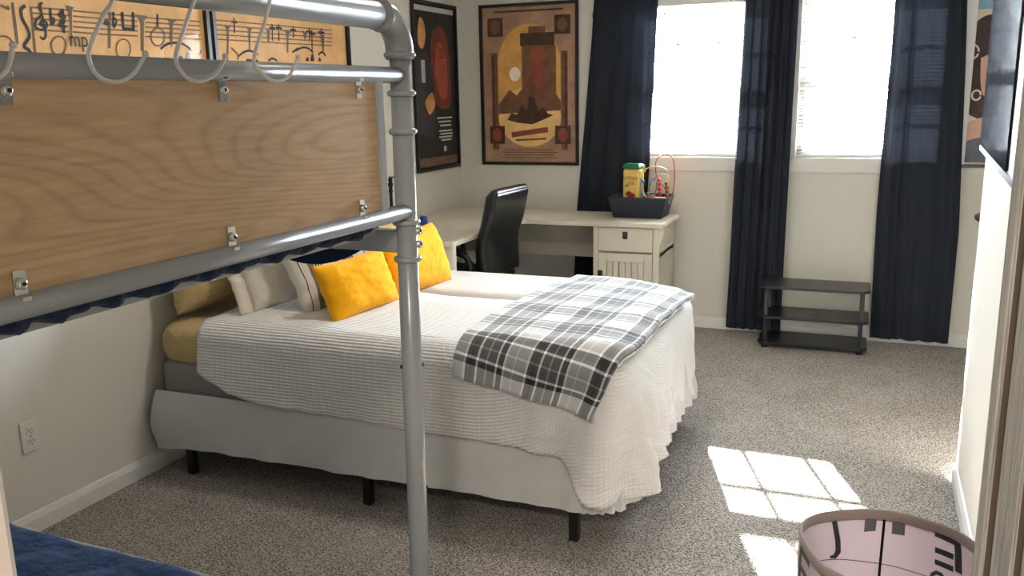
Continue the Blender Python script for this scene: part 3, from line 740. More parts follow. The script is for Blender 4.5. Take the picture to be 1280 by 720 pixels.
pillow('striped pillow leaning behind the yellow pillow nearer the camera', 'pillow', .48, .34, .14, M_STRIPE, (-1.99, 3.10, ZT), math.radians(72), math.radians(-26), math.radians(-4), 9)
pillow('yellow oblong pillow left of the bunk post', 'pillow', .40, .245, .13, M_YEL, (-1.83, 2.985, ZT), math.radians(77), math.radians(-22), math.radians(-3), 3)
pillow('striped pillow at far side of bed, seen just above bunk side rail', 'pillow', .52, .31, .14, M_STRIPE, (-2.26, 3.80, ZT-.004), math.radians(86), math.radians(-16), 0, 12)
pillow('tan pillow behind the yellow pillow that the bunk post crosses', 'pillow', .34, .30, .12, M_TAN, (-2.06, 3.62, ZT), math.radians(82), math.radians(-20), 0, 15)
pillow('yellow square pillow behind the bunk post, nearest the desk', 'pillow', .46, .30, .16, M_YEL, (-1.80, 3.43, ZT-.006), math.radians(84), math.radians(-20), 0, 21)

# ------------------------------------------------------------------ desk
DZ = .75
desk = thing('corner_desk', 'cream wooden corner desk with drawer cabinet along back and left walls', 'desk', (-1.9, 5.2, 0))
DX1, DYB, DYF = -1.068, 5.505, 5.035
m = MB()
outline = [(xl(4.12)+.012, 4.12), (-1.99, 4.12), (-1.985, DYF-.06), (-1.925, DYF), (DX1, DYF), (DX1, DYB), (xl(DYB)+.012, DYB)]
m.prism(outline, lambda a, b, d: (a, b, d), DZ-.028, DZ); m.build('desktop', M_DESK, desk, bevel=.004)
m = MB(); m.box((-2.56, 5.22, .50), (-1.51, 5.238, DZ-.028)); m.build('modesty_panel', simple('shaded_back_board', (158, 150, 138), .5), desk)  # greyer than the desk wood: shade below the desktop put into the colour
m = MB(); m.box((-2.58, 4.14, 0), (-2.01, 4.165, DZ-.028), .003); m.box((-2.04, 4.135, 0), (-2.0, 4.18, DZ-.028), .004); m.build('leg_panel', M_DESK, desk)
CX0, CX1, CYF = -1.50, -1.095, 5.062
m = MB()
m.box((CX0, CYF+.005, .0), (CX0+.022, DYB-.01, DZ-.028), .002); m.box((CX1-.022, CYF+.02, .0), (CX1, DYB-.01, DZ-.028), .002)
m.box((CX0, CYF-.003, 0), (CX0+.03, CYF+.03, DZ-.028), .003); m.box((CX1-.038, CYF-.003, 0), (CX1, CYF+.03, DZ-.028), .003)
m.box((CX0, CYF+.006, .06), (CX1, DYB-.02, .08)); m.box((CX0, CYF+.012, .545), (CX1, DYB-.02, .565)); m.box((CX0, DYB-.03, .06), (CX1, DYB-.02, DZ-.03))
cab = m.build('cabinet', M_DESK, desk)
m = MB()
m.prism([(0, 0), (.026, 0), (.022, -.04), (.012, -.075), (0, -.10)], lambda a, b, d: (CX1+a, d, DZ-.030+b), CYF+.0, CYF+.022)
m.build('corner_bracket', M_DESK, desk)
def handle(m, x, z, yf):
    m.box((x-.016, yf-.004, z-.022), (x+.016, yf, z+.022), .003); m.box((x-.012, yf-.016, z+.004), (x+.012, yf-.004, z+.014), .003); m.torus((x, yf-.010, z-.008), .011, .0025, (0, 1, 0), 14, 6)
X0, X1 = CX0+.033, CX1-.041
m = MB(); m.box((X0, CYF-.006, .572), (X1, CYF+.012, DZ-.034), .003); dr = m.build('drawer', M_DESK, desk)
m = MB(); handle(m, (X0+X1)/2, .672, CYF-.006); m.build('handle', M_DARKHW, dr)
m = MB()
for c0, c1 in (((X0, CYF-.006, .085), (X0+.05, CYF+.012, .562)), ((X1-.05, CYF-.006, .085), (X1, CYF+.012, .562)), ((X0+.05, CYF-.006, .51), (X1-.05, CYF+.012, .562)), ((X0+.05, CYF-.006, .085), (X1-.05, CYF+.012, .14))): m.box(c0, c1, .002)
xw = (X1-X0-.10)/6
for k in range(6): m.box((X0+.05+xw*k+.002, CYF+(.0 if k % 2 else .003), .14), (X0+.05+xw*(k+1)-.002, CYF+.010, .51), .002)
dd_ = m.build('door', M_DESK, desk)
m = MB(); handle(m, X0+.012, .43, CYF-.006); m.build('handle', M_DARKHW, dd_)
# things on the desk
t = thing('small_blue_bottle', 'small blue bottle on the desk just behind the bunk post', 'bottle', (-2.44, 4.66, DZ))
m = MB(); m.lathe([(0, 0), (.022, 0), (.024, .006), (.024, .045), (.016, .055), (0, .056)], (-2.44, 4.66, DZ+.0005), 18); m.build('body', simple('blue_plastic', (40, 66, 150), .35), t)
m = MB(); m.lathe([(0, .056), (.011, .056), (.011, .070), (0, .071)], (-2.44, 4.66, DZ), 14); m.build('cap', M_WPLASTIC, t)
t = thing('desk_stand', 'black turned metal stand with side arm on desk, left of bunk post', 'stand', (-2.585, 4.535, DZ))
m = MB(); m.lathe([(0, 0), (.05, 0), (.05, .006), (.02, .014), (.011, .03), (.009, .20), (.014, .215), (.009, .225), (.013, .24), (.016, .255), (.010, .268), (.014, .278), (.009, .29), (.005, .298), (0, .30)], (-2.585, 4.535, DZ+.0005), 18); m.build('stem', M_BLACK, t)
m = MB(); m.tube(smooth_path([(-2.585, 4.535, DZ+.285), (-2.575, 4.555, DZ+.294), (-2.56, 4.58, DZ+.294), (-2.55, 4.60, DZ+.28)], 5), .004, 8); m.build('arm', M_BLACK, t)
# basket
def weave():
    t = NT('dark_woven_basket'); v = t.obj(); t.b.inputs['Roughness'].default_value = .6; t.b.inputs['Base Color'].default_value = lin((34, 40, 52))
    x = t.n.new('ShaderNodeTexChecker'); x.inputs['Scale'].default_value = 130; t.link(v, x.inputs[0]); h = t.math('ADD', x.outputs['Fac'], t.noise(v, 90, 2)); t.bump(h, .5, .004); return t.m
M_BASK = weave()
BXc, BYc, BZb = -1.278, 5.355, DZ
bk = thing('storage_basket', 'dark woven tapered basket on desk end holding toys', 'basket', (BXc, BYc, BZb))
m = MB()
def rr(hx, hy, z, r=.012):
    pts = []
    for cx_, cy_, a0 in ((hx-r, hy-r, 0), (-hx+r, hy-r, 90), (-hx+r, -hy+r, 180), (hx-r, -hy+r, 270)):
        for k in range(5): a = math.radians(a0+k*22.5); pts.append(Vector((BXc+cx_+r*math.cos(a), BYc+cy_+r*math.sin(a), BZb+z)))
    return pts
lv = [(.148, .105, .0), (.152, .108, .004), (.182, .130, .125), (.185, .132, .128), (.181, .128, .130), (.177, .125, .126), (.146, .102, .008)]
R_ = [[m.bm.verts.new(p) for p in rr(*l)] for l in lv]
for A_, B_ in zip(R_, R_[1:]):
    for k in range(20): m.face([A_[k], A_[(k+1) % 20], B_[(k+1) % 20], B_[k]])
m.face(R_[0][::-1]); m.face(R_[-1]); m.build('basket_body', M_BASK, bk)
for sx in (-1, 1):
    xx = BXc+sx*.176; m = MB()
    m.tube(smooth_path([(xx+sx*.001, BYc-.028, BZb+.098), (xx+sx*.005, BYc-.022, BZb+.112), (xx+sx*.005, BYc+.022, BZb+.112), (xx+sx*.001, BYc+.028, BZb+.098), (xx-sx*.0, BYc+.02, BZb+.088), (xx-sx*.0, BYc-.02, BZb+.088), (xx+sx*.001, BYc-.028, BZb+.098)], 4), .003, 8)
    m.build('handle_grommet', M_STEEL, bk)
# toy tub
tub = thing('toy_tub', 'yellow toy canister with green lid standing in the basket', 'canister', (-1.322, 5.33, DZ+.010), math.radians(-16))
M_TUBY = simple('yellow_print', (224, 188, 104), .35, var=.12, vscale=30)
m = MB(); m.box((-.056, -.036, .0), (.056, .036, .285), .012, seg=3); tb = m.build('tub_body', M_TUBY, tub, local=True)
m = MB(); m.box((-.058, -.038, .285), (.058, .038, .312), .008, seg=3); m.box((-.05, -.03, .31), (.05, .03, .318), .004); m.build('lid', simple('green_plastic', (40, 120, 84), .4), tub, local=True)
inkm = simple('maroon_print', (104, 34, 40), .5)
text('LINCOLN\nLOGS', .030, inkm, 'lettering', tb, Matrix.Translation((0, -.0368, .215)) @ Matrix.Rotation(PI/2, 4, 'X'), .0003, .74)
m = MB(); y = -.0366
def fl(pts): m.poly([(a, y, b) for a, b in pts])
for a, b, r in ((-.012, .135, .020), (.016, .125, .018), (0, .115, .016)): fl([(a+r*math.cos(2*PI*k/14), b+r*.8*math.sin(2*PI*k/14)) for k in range(14)]); y -= .00005
m.mi = 1
fl([(-.04, .175), (-.012, .178), (-.015, .19), (-.038, .188)]); y -= .00005; fl([(-.045, .07), (.045, .07), (.045, .085), (-.045, .085)])
m.mi = 2; xx = .0366
m.poly([(.0566, -.022, .10), (.0566, .022, .10), (.0566, .022, .23), (.0566, -.022, .23)])
m.build('printed_picture', [simple('red_print', (178, 56, 52), .5), simple('green_print', (92, 120, 70), .5), simple('blue_grey_print', (104, 122, 150), .5)], tb, local=True)
# bead maze
bm_ = thing('bead_maze', 'wooden bead maze with coloured wire loops in the basket', 'toy', (-1.175, 5.37, DZ+.010))
def LW(x, y, z): return (-1.175+x, 5.37+y, DZ+.010+z)
m = MB(); m.box(LW(-.060, -.065, .085), LW(.072, .065, .105), .004); m.box(LW(-.045, -.05, .002), LW(.040, .05, .085), .004); m.build('base', simple('pale_beech', (206, 160, 106), .5), bm_)
def wire(pts, rgb, nm): 
    m = MB(); m.tube(smooth_path([LW(*p) for p in pts], 8), .0032, 8); m.build('wire_loop', simple(nm, rgb, .35), bm_)
wire([(.064, .055, .10), (.085, .055, .16), (.085, .055, .30), (.065, .055, .355), (.02, .05, .365), (-.02, .045, .34), (-.03, .045, .29), (-.015, .03, .23), (.01, .02, .20), (.045, .0, .16), (.06, -.02, .105)], (150, 58, 54), 'red_wire')
wire([(-.055, -.05, .10), (-.085, -.05, .16), (-.085, -.05, .25), (-.06, -.04, .29), (0, -.03, .30), (.05, -.03, .285), (.066, -.03, .25), (.062, -.03, .105)], (226, 206, 120), 'yellow_wire')
wire([(-.05, -.055, .105), (-.09, -.055, .15), (-.085, -.055, .27), (-.075, -.055, .30), (-.07, -.055, .27)], (214, 196, 120), 'pale_wire')
wire([(-.06, .02, .105), (-.055, .02, .20), (-.03, .02, .22), (-.01, .0, .19), (-.02, -.01, .105)], (70, 110, 160), 'blue_wire')
wire([(-.06, .03, .17), (-.02, .04, .235), (.03, .04, .245), (.065, .03, .235)], (96, 134, 176), 'light_blue_wire')
for p, r, c in (((-.055, -.04, .128), .016, (38, 104, 120)), ((.0, .02, .215), .013, (196, 48, 52)), ((.004, .015, .190), .014, (170, 40, 44)), ((.006, .012, .160), .016, (196, 48, 52)), ((.008, .01, .128), .016, (178, 44, 48)), ((.055, -.02, .197), .013, (36, 110, 70)), ((.058, -.022, .172), .016, (190, 66, 58)), ((.06, -.025, .146), .012, (40, 116, 80)), ((.06, -.025, .122), .014, (190, 50, 54)), ((-.05, -.05, .112), .014, (190, 62, 80)), ((-.025, -.045, .118), .013, (196, 148, 70)), ((-.085, -.05, .21), .011, (70, 110, 170))):
    m = MB(); m.ball(LW(*p), r, 12); m.build('bead', simple('bead_%d_%d_%d' % c, c, .3), bm_)

# ------------------------------------------------------------------ office chair
ch = thing('office_chair', 'black leather high back office chair between bed and desk', 'chair', (-2.12, 4.60, 0), math.radians(86))
# local +y points to where the chair faces, x to its right
def back_slab():
    m = MB(); NZ, NX = 26, 14
    prof = [(.50, -.235), (.56, -.225), (.66, -.222), (.72, -.228), (.80, -.258), (.90, -.283), (.975, -.296), (1.005, -.297)]
    def pt(i, j, side):
        z = lerp(.50, 1.0, i/(NZ-1)); u = -1+2*j/(NX-1)
        yb = interp(prof, z); hw = .225*(1-.10*sstep(.9, 1.0, (z-.5)/.5)-.08*sstep(.12, 0, (z-.5)/.5))
        th = .095*(.6+.4*(1-abs(u)**4))*(1-.35*sstep(.92, 1, (z-.5)/.5))
        y = yb+.016*(1-u*u)*0 if side == 0 else yb+th
        return Vector((u*hw, y, z))
    F = m.grid(NZ, NX, lambda i, j: pt(i, j, 0)); B = m.grid(NZ, NX, lambda i, j: pt(i, j, 1))
    for i in range(NZ-1):
        m.face([F[i][0], F[i+1][0], B[i+1][0], B[i][0]], smooth=True); m.face([F[i][-1], B[i][-1], B[i+1][-1], F[i+1][-1]], smooth=True)
    for j in range(NX-1):
        m.face([F[0][j], F[0][j+1], B[0][j+1], B[0][j]], smooth=True); m.face([F[-1][j], B[-1][j], B[-1][j+1], F[-1][j+1]], smooth=True)
    return m
o = back_slab().build('backrest', M_LEATHER, ch, local=True); x = o.modifiers.new('bevel', 'BEVEL'); x.width = .022; x.segments = 4; x.limit_method = 'ANGLE'; x.angle_limit = math.radians(40)
m = MB(); m.box((-.235, -.20, .41), (.235, .27, .50), .035, seg=5); m.build('seat', M_LEATHER, ch, local=True)
for sx in (-1, 1):
    m = MB(); a = sx*.27
    m.tube(smooth_path([(sx*.20, -.06, .42), (a, -.10, .44), (a, -.15, .52), (a, -.14, .62), (a, -.05, .655), (a, .14, .65), (a, .19, .62), (a, .17, .52), (a, .10, .45), (sx*.2, .08, .42)], 6), .016, 10)
    ar = m.build('armrest', M_BPLASTIC, ch, local=True)
    m = MB(); m.box((a-.028, -.12, .655), (a+.028, .16, .682), .012, seg=3); m.build('pad', M_LEATHER, ar, local=True)
m = MB(); m.lathe([(0, .09), (.03, .09), (.03, .26), (.02, .26), (.02, .40), (0, .41)], (0, 0, 0), 16); m.box((-.09, -.12, .395), (.09, .12, .412), .004); m.build('gas_column', M_BPLASTIC, ch, local=True)
for k in range(5):
    a = 2*PI*k/5+.3; c_, s_ = math.cos(a), math.sin(a)
    m = MB(); m.tube([(0, 0, .10), (.15*c_, .15*s_, .092), (.28*c_, .28*s_, .072)], [.026, .022, .016], 10); m.build('base_arm', M_BPLASTIC, ch, local=True)
    m = MB(); q = Vector((-s_, c_, 0)); pc = Vector((.28*c_, .28*s_, .028)); m.cyl(pc-q*.022, pc-q*.005, .027, 16); m.cyl(pc+q*.005, pc+q*.022, .027, 16); m.cyl(pc, pc+Vector((0, 0, .045)), .006, 8); m.build('caster', M_BPLASTIC, ch, local=True)

# ------------------------------------------------------------------ black shelf
sh = thing('tiered_shelf', 'low black three tier shelf on round posts between two curtains', 'shelf', (-.225, 5.37, 0))
SX0, SX1, SY0, SY1 = -.532, .078, 5.225, 5.505
for z0, z1 in ((.022, .040), (.182, .198), (.362, .378)):
    m = MB(); c = .035
    m.prism([(SX0+c, SY0), (SX1-c, SY0), (SX1, SY0+c), (SX1, SY1-c*.3), (SX1-c*.3, SY1), (SX0+c*.3, SY1), (SX0, SY1-c*.3), (SX0, SY0+c)], lambda a, b, d: (a, b, d), z0, z1); m.build('shelf_board', M_SHELF, sh, bevel=.002)
for x in (SX0+.04, SX1-.04):
    for y in (SY0+.035, SY1-.035):
        m = MB(); m.cyl((x, y, .040), (x, y, .365), .0125, 14); m.build('post', simple('grey_black_tube', (58, 60, 66), .35), sh)
        m = MB(); m.lathe([(0, 0), (.018, 0), (.018, .016), (.012, .022), (0, .022)], (x, y, 0), 14); m.build('foot', M_BPLASTIC, sh)

# ------------------------------------------------------------------ bunk bed in front
BKX, BKY, BKR = -.822, 1.5, math.radians(-1.95)
bunk = thing('bunk_bed', 'grey tubular metal bunk bed with beech end panel in left foreground', 'bunk bed', (BKX, BKY, 0), BKR)
LB, WB = 1.83, 1.03
PR = .0205
def post_mesh(x, y, sgn):
    """bunk post with collars; the top elbow turns towards local -y (sgn -1) or +y"""
    m = MB(); dx = -.010
    def X(z): return x+dx*(1-z/1.5)
    m.tube([(X(0), y, 0), (X(1.575), y, 1.575)], PR, 28)
    for z in (1.508, 1.437, 1.263, 1.190, .36, .29):
        m.torus((X(z), y, z), PR+.001, .0062, seg=28, sub=10)
    m.lathe([(PR-.001, 1.06-.0), (PR+.0006, 1.06), (PR+.0006, 1.0600)], (X(1.06), y, 0), 24)
    return m
post_xy = [(0, 0, -1), (0, -WB, 1), (-LB, 0, -1), (-LB, -WB, 1)]
for x, y, sg in post_xy:
    p = post_mesh(x, y, sg).build('post', M_TUBE, bunk, local=True)
    m = MB(); m.lathe([(0, 0), (.024, 0), (.024, .012), (.0215, .03), (0, .03)], (x-.010, y, .0005), 18); m.build('foot_cap', M_BPLASTIC, p, local=True)
    # elbow
    m = MB(); R = .062; pts = [(x, y, 1.570), (x, y, 1.583)]
    for k in range(1, 13): a = PI/2*k/12; pts.append((x, y+sg*R*(1-math.cos(a)), 1.583+R*math.sin(a)))
    pts.append((x, y+sg*(R+.022), 1.583+R)); m.tube(pts, .0262, 28)
    m.torus((x, y, 1.578), .0245, .006, seg=28, sub=10); m.torus((x, y+sg*(R+.0), 1.583+R), .0262, .0035, (0, 1, 0), 28, 8)
    m.build('elbow', M_TUBE, bunk, local=True)
    for z in (1.245, 1.219):
        m = MB(); bx = x-.010*(1-z/1.5)
        m.cyl((bx+PR*.75, y+.010, z), (bx+PR+.0035, y+.010, z), .0078, 18); m.torus((bx+PR+.0035, y+.010, z), .0055, .0022, (1, 0, 0), 18, 6); b_o = m.build('bolt', M_STEEL, bunk, local=True)
        m = MB(); m.cyl((bx+PR+.003, y+.010, z), (bx+PR+.0046, y+.010, z), .0036, 6); m.build('hex_recess', simple('dark_slot', (20, 18, 16), .6), b_o, local=True)
    for a, b, z in ((PR*.72, .014, .97), (-PR*.72, -.014, .97), (PR*.70, .014, .70), (PR*.4, -.018, 1.535)):
        m = MB(); m.ball((x-.010*(1-z/1.5)+a, y+b, z), .0048, 10); m.build('set_screw', M_DARKHW, p, local=True)
ZTOP = 1.645
for x in (0, -LB):
    m = MB(); m.tube([(x, -.068, ZTOP), (x, -WB+.068, ZTOP)], .0250, 28); m.build('top_tube', M_TUBE, bunk, local=True)
    m = MB(); m.tube([(x+.003, -.012, 1.541), (x+.003, -WB+.012, 1.541)], .0145, 20); m.build('upper_rail', M_TUBE, bunk, local=True)
    m = MB(); m.tube([(x+.003, -.011, 1.285), (x+.003, -WB+.011, 1.285)], .0150, 20); m.build('lower_rail', M_TUBE, bunk, local=True)
m = MB(); m.tube([(-.004, 0, 1.5455), (-.03, -.002, 1.5455), (-.043, -.012, 1.5455), (-.045, -.03, 1.5455), (-.045, -WB, 1.5455)], .0095, 16); m.build('inner_rail', M_TUBE, bunk, local=True)
m = MB(); m.box((-.004, -WB+.03, 1.296), (.006, -.102, 1.530)); m.build('end_panel', M_PANEL, bunk, local=True)
for y in (-.092, -WB+.02):
    m = MB(); m.box((-.008, y-.010, 1.288), (.011, y+.011, 1.538), .002); m.build('panel_channel', M_TUBE, bunk, local=True)
for y, up in ((-.157, 1), (-.495, 1), (-.822, 1), (-.166, 0), (-.502, 0), (-.836, 0)):
    s = 1 if up else -1; zc = 1.517 if up else 1.3085
    m = MB()
    m.prism([(-.0075, -.017), (.0075, -.017), (.0082, .012), (.006, .020), (-.006, .020), (-.0082, .012)] , lambda a, b, d: (d, y+a, zc+s*b), .0062, .0090)
    m.box((.008, y-.006, zc+s*.012-.001), (.0165, y+.006, zc+s*.0165+.001), .001)
    c_o = m.build('panel_clip', M_STEEL, bunk, local=True)
    m = MB(); m.cyl((.0085, y, zc-s*.002), (.0125, y, zc-s*.002), .0068, 18); m.ball((.0125, y, zc-s*.002), .0062, 14, (.45, 1, 1)); m.build('clip_bolt', M_STEEL, c_o, local=True)
    m = MB(); m.cyl((.0140, y, zc-s*.002), (.0158, y, zc-s*.002), .0026, 6); m.build('hex_recess', simple('dark_slot', (20, 18, 16), .6), c_o, local=True)
for y in (0, -WB):
    m = MB(); m.box((-LB+.015, y-.014, 1.203), (-.012, y+.014, 1.247), .003); m.build('side_rail', M_TUBE, bunk, local=True)
    m = MB(); m.box((-LB+.015, y-.014, .245), (-.012, y+.014, .30), .003); m.build('side_rail', M_TUBE, bunk, local=True)
for x in (-.075, -LB+.075):
    m = MB(); m.box((x-.014, -WB+.013, 1.2355), (x+.014, -.013, 1.257), .003); m.build('cross_beam', M_TUBE, bunk, local=True)
    m = MB(); m.box((x-.014, -WB+.013, .25), (x+.014, -.013, .29), .003); m.build('cross_beam', M_TUBE, bunk, local=True)
m = MB()
for k in range(9):
    x = -.22-k*.18; m.box((x-.02, -WB+.013, 1.222), (x+.02, -.013, 1.240), .002)
m.build('slats', M_TUBE, bunk, local=True)
m = MB(); m.box((-LB+.10, -WB+.05, .305), (-.10, -.05, .425), .03, seg=4); m.build('lower_mattress', M_GREYFAB, bunk, local=True)
# navy bedding on the upper bunk: bunched along the end and sagging at the far side
Mb = MW[bunk.name]
bl_ = MB()
def bedding(i, j):
    t_ = i/79; y = lerp(-WB+.06, -.085, t_); a = 2*PI*j/23
    zc = 1.325; hw, hz = .030, .079
    r = 1+.10*nz(t_*30, math.cos(a)*2, math.sin(a)*2)
    x = -.052+hw*math.copysign(abs(math.cos(a))**.6, math.cos(a))*r; z = zc+hz*math.copysign(abs(math.sin(a))**.6, math.sin(a))
    if z < zc: z += .0045*math.sin(t_*70+nz(t_*9, 0, 0)*3)*(zc-z)/hz
    x += .005*math.sin(t_*120+z*55+2*nz(t_*6, z*8, 3))+.003*math.sin(t_*210-z*40)
    return Mb @ Vector((x, y, z))
bl_.grid(80, 24, bedding, wrapu=False)
def pouch(i, j):
    t_ = i/59; q = j/15
    x = lerp(-.09, -1.70, t_); prof = math.sin(PI*min(1, t_*4.6))**.8*.068 if t_ < .217 else .010*math.sin(t_*40)
    y = lerp(-.06, .036, sstep(0, .6, q)); z = lerp(1.30, 1.252, q) if q < .5 else lerp(1.276, 1.225-prof, (q-.5)*2)
    return Mb @ Vector((x, y+.004*nz(t_*12, q*3, 1), z))
bl_.grid(60, 16, pouch)
bl_.box((-1.74, -.94, 1.245), (-.10, -.06, 1.41), .04, M=Mb, seg=4)
o = bl_.build('bunk_bedding', M_NAVY, recalc=True)
tag(o, 'navy bedding bunched on the upper bunk behind the beech panel', 'bedding')
# blue quilt on the lower bunk
m = MB()
def quilt(i, j):
    u, v = i/139, j/89
    x = lerp(-1.80, -.03, u); y = lerp(-WB+.02, -.045, v)
    d = min(u*1.77, (1-u)*1.77, (1-v)*.965, v*.965)
    z = .430-.10*(1-sstep(0, .05, d))**2
    gx, gy = (x*1.0+y)*15, (x-y)*15
    z += .007*(abs(math.sin(gx))**.3*abs(math.sin(gy))**.3)-.005+.007*nz(x*4, y*4, 2)+.004*nz(x*14, y*14, 4)
    return Mb @ Vector((x+.01*nz(x*4, y*4, 7), y+.008*nz(x*6, y*3, 5), z))
m.grid(140, 90, quilt); o = m.build('blue_quilt', M_QUILT, solid=.012)
tag(o, 'blue stitched quilt on the lower bunk, in the bottom left corner', 'quilt')
# white wire hooks over the top tube
M_HOOK = simple('white_wire_coating', (196, 192, 186), .35)
HK = [([(-.689, 1.616), (-.705, 1.597), (-.726, 1.565), (-.731, 1.548), (-.721, 1.530), (-.696, 1.524), (-.670, 1.534), (-.648, 1.557)], 'white wire hook over bunk top tube, second from the left'),
      ([(-.552, 1.636), (-.561, 1.622), (-.586, 1.581), (-.600, 1.552), (-.585, 1.531), (-.557, 1.526), (-.525, 1.540), (-.509, 1.559)], 'white wire hook over bunk top tube, third from the left'),
      ([(-.406, 1.640), (-.423, 1.606), (-.450, 1.561), (-.444, 1.542), (-.411, 1.527), (-.377, 1.534), (-.350, 1.562)], 'white wire hook over bunk top tube, nearest the post'),
      ([(-.865, 1.616), (-.878, 1.597), (-.893, 1.565), (-.897, 1.548), (-.886, 1.530), (-.862, 1.523), (-.836, 1.533), (-.823, 1.560)], 'white wire hook over bunk top tube, cut by the left photo edge')]
for pts, lab in HK:
    m = MB(); y0 = pts[0][0]
    over = [(-.026, y0+.008, 1.625), (-.030, y0+.007, 1.645), (-.020, y0+.006, 1.667), (0, y0+.005, 1.6752), (.020, y0+.004, 1.667), (.031, y0+.003, 1.645)]
    P_ = over+[(.031, a, b) for a, b in pts]
    P_ = smooth_path(P_, 6); m.tube(P_, .0026, 8); m.ball(P_[-1], .0042, 10)
    for k in range(len(m.bm.verts)): pass
    bmesh.ops.transform(m.bm, matrix=Mb, verts=m.bm.verts[:])
    o = m.build('wire_hook', M_HOOK); tag(o, lab, 'hook', 'white wire hooks on the bunk top tube')

# ------------------------------------------------------------------ right side: TV, door, hamper, table
tv = thing('television', 'large black flat television tilted out from the right wall', 'television', (RX, 2.3, 1.68))
p0 = Vector((.309, 2.90)); p1 = Vector((.2354, 1.55)); dv = (p1-p0).normalized(); nv_ = Vector((dv.y, -dv.x))
if nv_.x > 0: nv_ = -nv_          # screen side faces the room
def TV(a, d, z): q = p0+dv*a-nv_*d; return (q.x, q.y, z)
LT = (p1-p0).length; Z0, Z1 = 1.323, 2.03
def tvbox(m, a0, a1, d0, d1, z0, z1):
    b = bmesh.new(); bmesh.ops.create_cube(b, size=1)
    for v in b.verts: v.co = Vector(TV(lerp(a0, a1, v.co.x+.5), lerp(d0, d1, v.co.y+.5), lerp(z0, z1, v.co.z+.5)))
    m.merge(b, smooth=False)
m = MB(); tvbox(m, 0, LT, .004, .030, Z0, Z1); tvbox(m, .2, LT-.2, .030, .055, Z0+.06, Z1-.2); m.build('case', M_BPLASTIC, tv)
m = MB(); tvbox(m, .008, .94, -.001, .005, Z0+.014, Z1-.008); m.build('screen', simple('dark_glass_screen', (10, 12, 15), .06, coat=.3), tv)
m = MB(); tvbox(m, 0, LT, 0, .012, Z0-.002, Z0+.012); m.build('bottom_bezel', simple('grey_bezel', (96, 98, 102), .25, .8), tv)
m = MB(); m.box((.35, 2.15, 1.55), (.395, 2.45, 1.85)); m.build('wall_mount', M_BLACK, tv)
# half open door with grooved boards
def brushed():
    t = NT('grey_stained_wood'); v = t.obj((60, 60, 1.6)); n = t.noise(v, 6, 4, .6); t.b.inputs['Roughness'].default_value = .34; t.b.inputs['Specular IOR Level'].default_value = .7
    t.link(t.ramp(n, [(.3, lin((118, 116, 114))), (.7, lin((166, 164, 161)))]), t.b.inputs['Base Color']); t.bump(n, .35, .003); return t.m
M_DOOR = brushed(); M_GROOVE = simple('brown_door_groove', (86, 72, 62), .6)
e0 = Vector((.1165, .85)); e1 = Vector((.435, .26)); ddv = (e1-e0).normalized(); dn = Vector((ddv.y, -ddv.x))     # dn points to the hall side / left
if dn.x > 0: dn = -dn
LD = (e1-e0).length
def DP(a, d, z): q = e0+ddv*a-dn*d; return Vector((q.x, q.y, z))
def dbox(m, a0, a1, d0, d1, z0, z1, bev=.0015):
    b = bmesh.new(); bmesh.ops.create_cube(b, size=1)
    for v in b.verts: v.co = DP(lerp(a0, a1, v.co.x+.5), lerp(d0, d1, v.co.y+.5), lerp(z0, z1, v.co.z+.5))
    bmesh.ops.bevel(b, geom=b.edges[:], offset=bev, segments=2, affect='EDGES')
    m.merge(b, smooth=False)
m = MB(); dbox(m, .003, LD-.003, .0035, .034, .016, 2.02, .0005); door = struct('door_1', m, M_GROOVE)
a = 0
for wd in (.013, .027, .030, .036, .05, .05, .06, .06, .06, .06, .06, .06):
    if a+wd > LD: break
    m = MB(); dbox(m, a, a+wd, 0, .038, .012, 2.03, .002); m.build('board', M_DOOR, door); a += wd+.011
# hamper
HCX, HCY, HR, HH = .095, 1.87, .178, .55
hp = thing('laundry_hamper', 'round pinkish fabric hamper with dark lettering in bottom right corner', 'hamper', (HCX, HCY, 0))
M_HAMP = cloth('pinkish_canvas', (226, 215, 217), 12, .35, .015, fine=300, trans=.5); M_HRIM = cloth('taupe_canvas', (158, 142, 138), 20, .4, .01); M_HDK = cloth('charcoal_print', (66, 66, 74), 20, .2, .004); M_BLK = cloth('black_cord', (12, 12, 14), 30, .2, .004)
def hr(a, z): return HR+.004*math.sin(3*a+1)+.003*math.sin(5*a)+.006*nz(math.cos(a)*2, math.sin(a)*2, z*5)*(1 if z < .53 else .4)
def HPt(deg, z, off=0):
    a = math.radians(deg); r = hr(a, z)+off; return (HCX+r*math.cos(a), HCY+r*math.sin(a), z)
def hz(a): return HH+.006*math.sin(a*2+.6)
m = MB(); n = 72
m.grid(n, 24, lambda i, j: HPt(i*360/n, .004+(hz(i*2*PI/n)-.004)*j/23), wrapu=True)
m.grid(n, 24, lambda i, j: HPt(i*360/n, .008+(hz(i*2*PI/n)-.008)*j/23, -.004), wrapu=True)
for z, rr_ in ((.004, 0), (.008, -.004)): m.face([m.bm.verts.new(HPt(i*360/n, z, rr_)) for i in range(n)])
m.build('fabric_body', M_HAMP, hp)
m = MB()
def rimf(i, j):
    a = i*360/n; zt = hz(math.radians(a)); c = 2*PI*j/12; return HPt(a, zt-.011+.014*math.sin(c), -.002+.005*math.cos(c))
V = m.grid(n, 13, rimf, wrapu=True); m.build('rim', M_HRIM, hp)
def hpatch(m, quad, off):
    """quad: four (degrees, z) corners in order; follows the curve"""
    (a0, z0), (a1, z1), (a2, z2), (a3, z3) = quad; N = 8
    m.grid(N, N, lambda i, j: HPt(lerp(lerp(a0, a1, i/7), lerp(a3, a2, i/7), j/7), lerp(lerp(z0, z1, i/7), lerp(z3, z2, i/7), j/7), off), smooth=True)
IN, OUT = -.0052, .0016
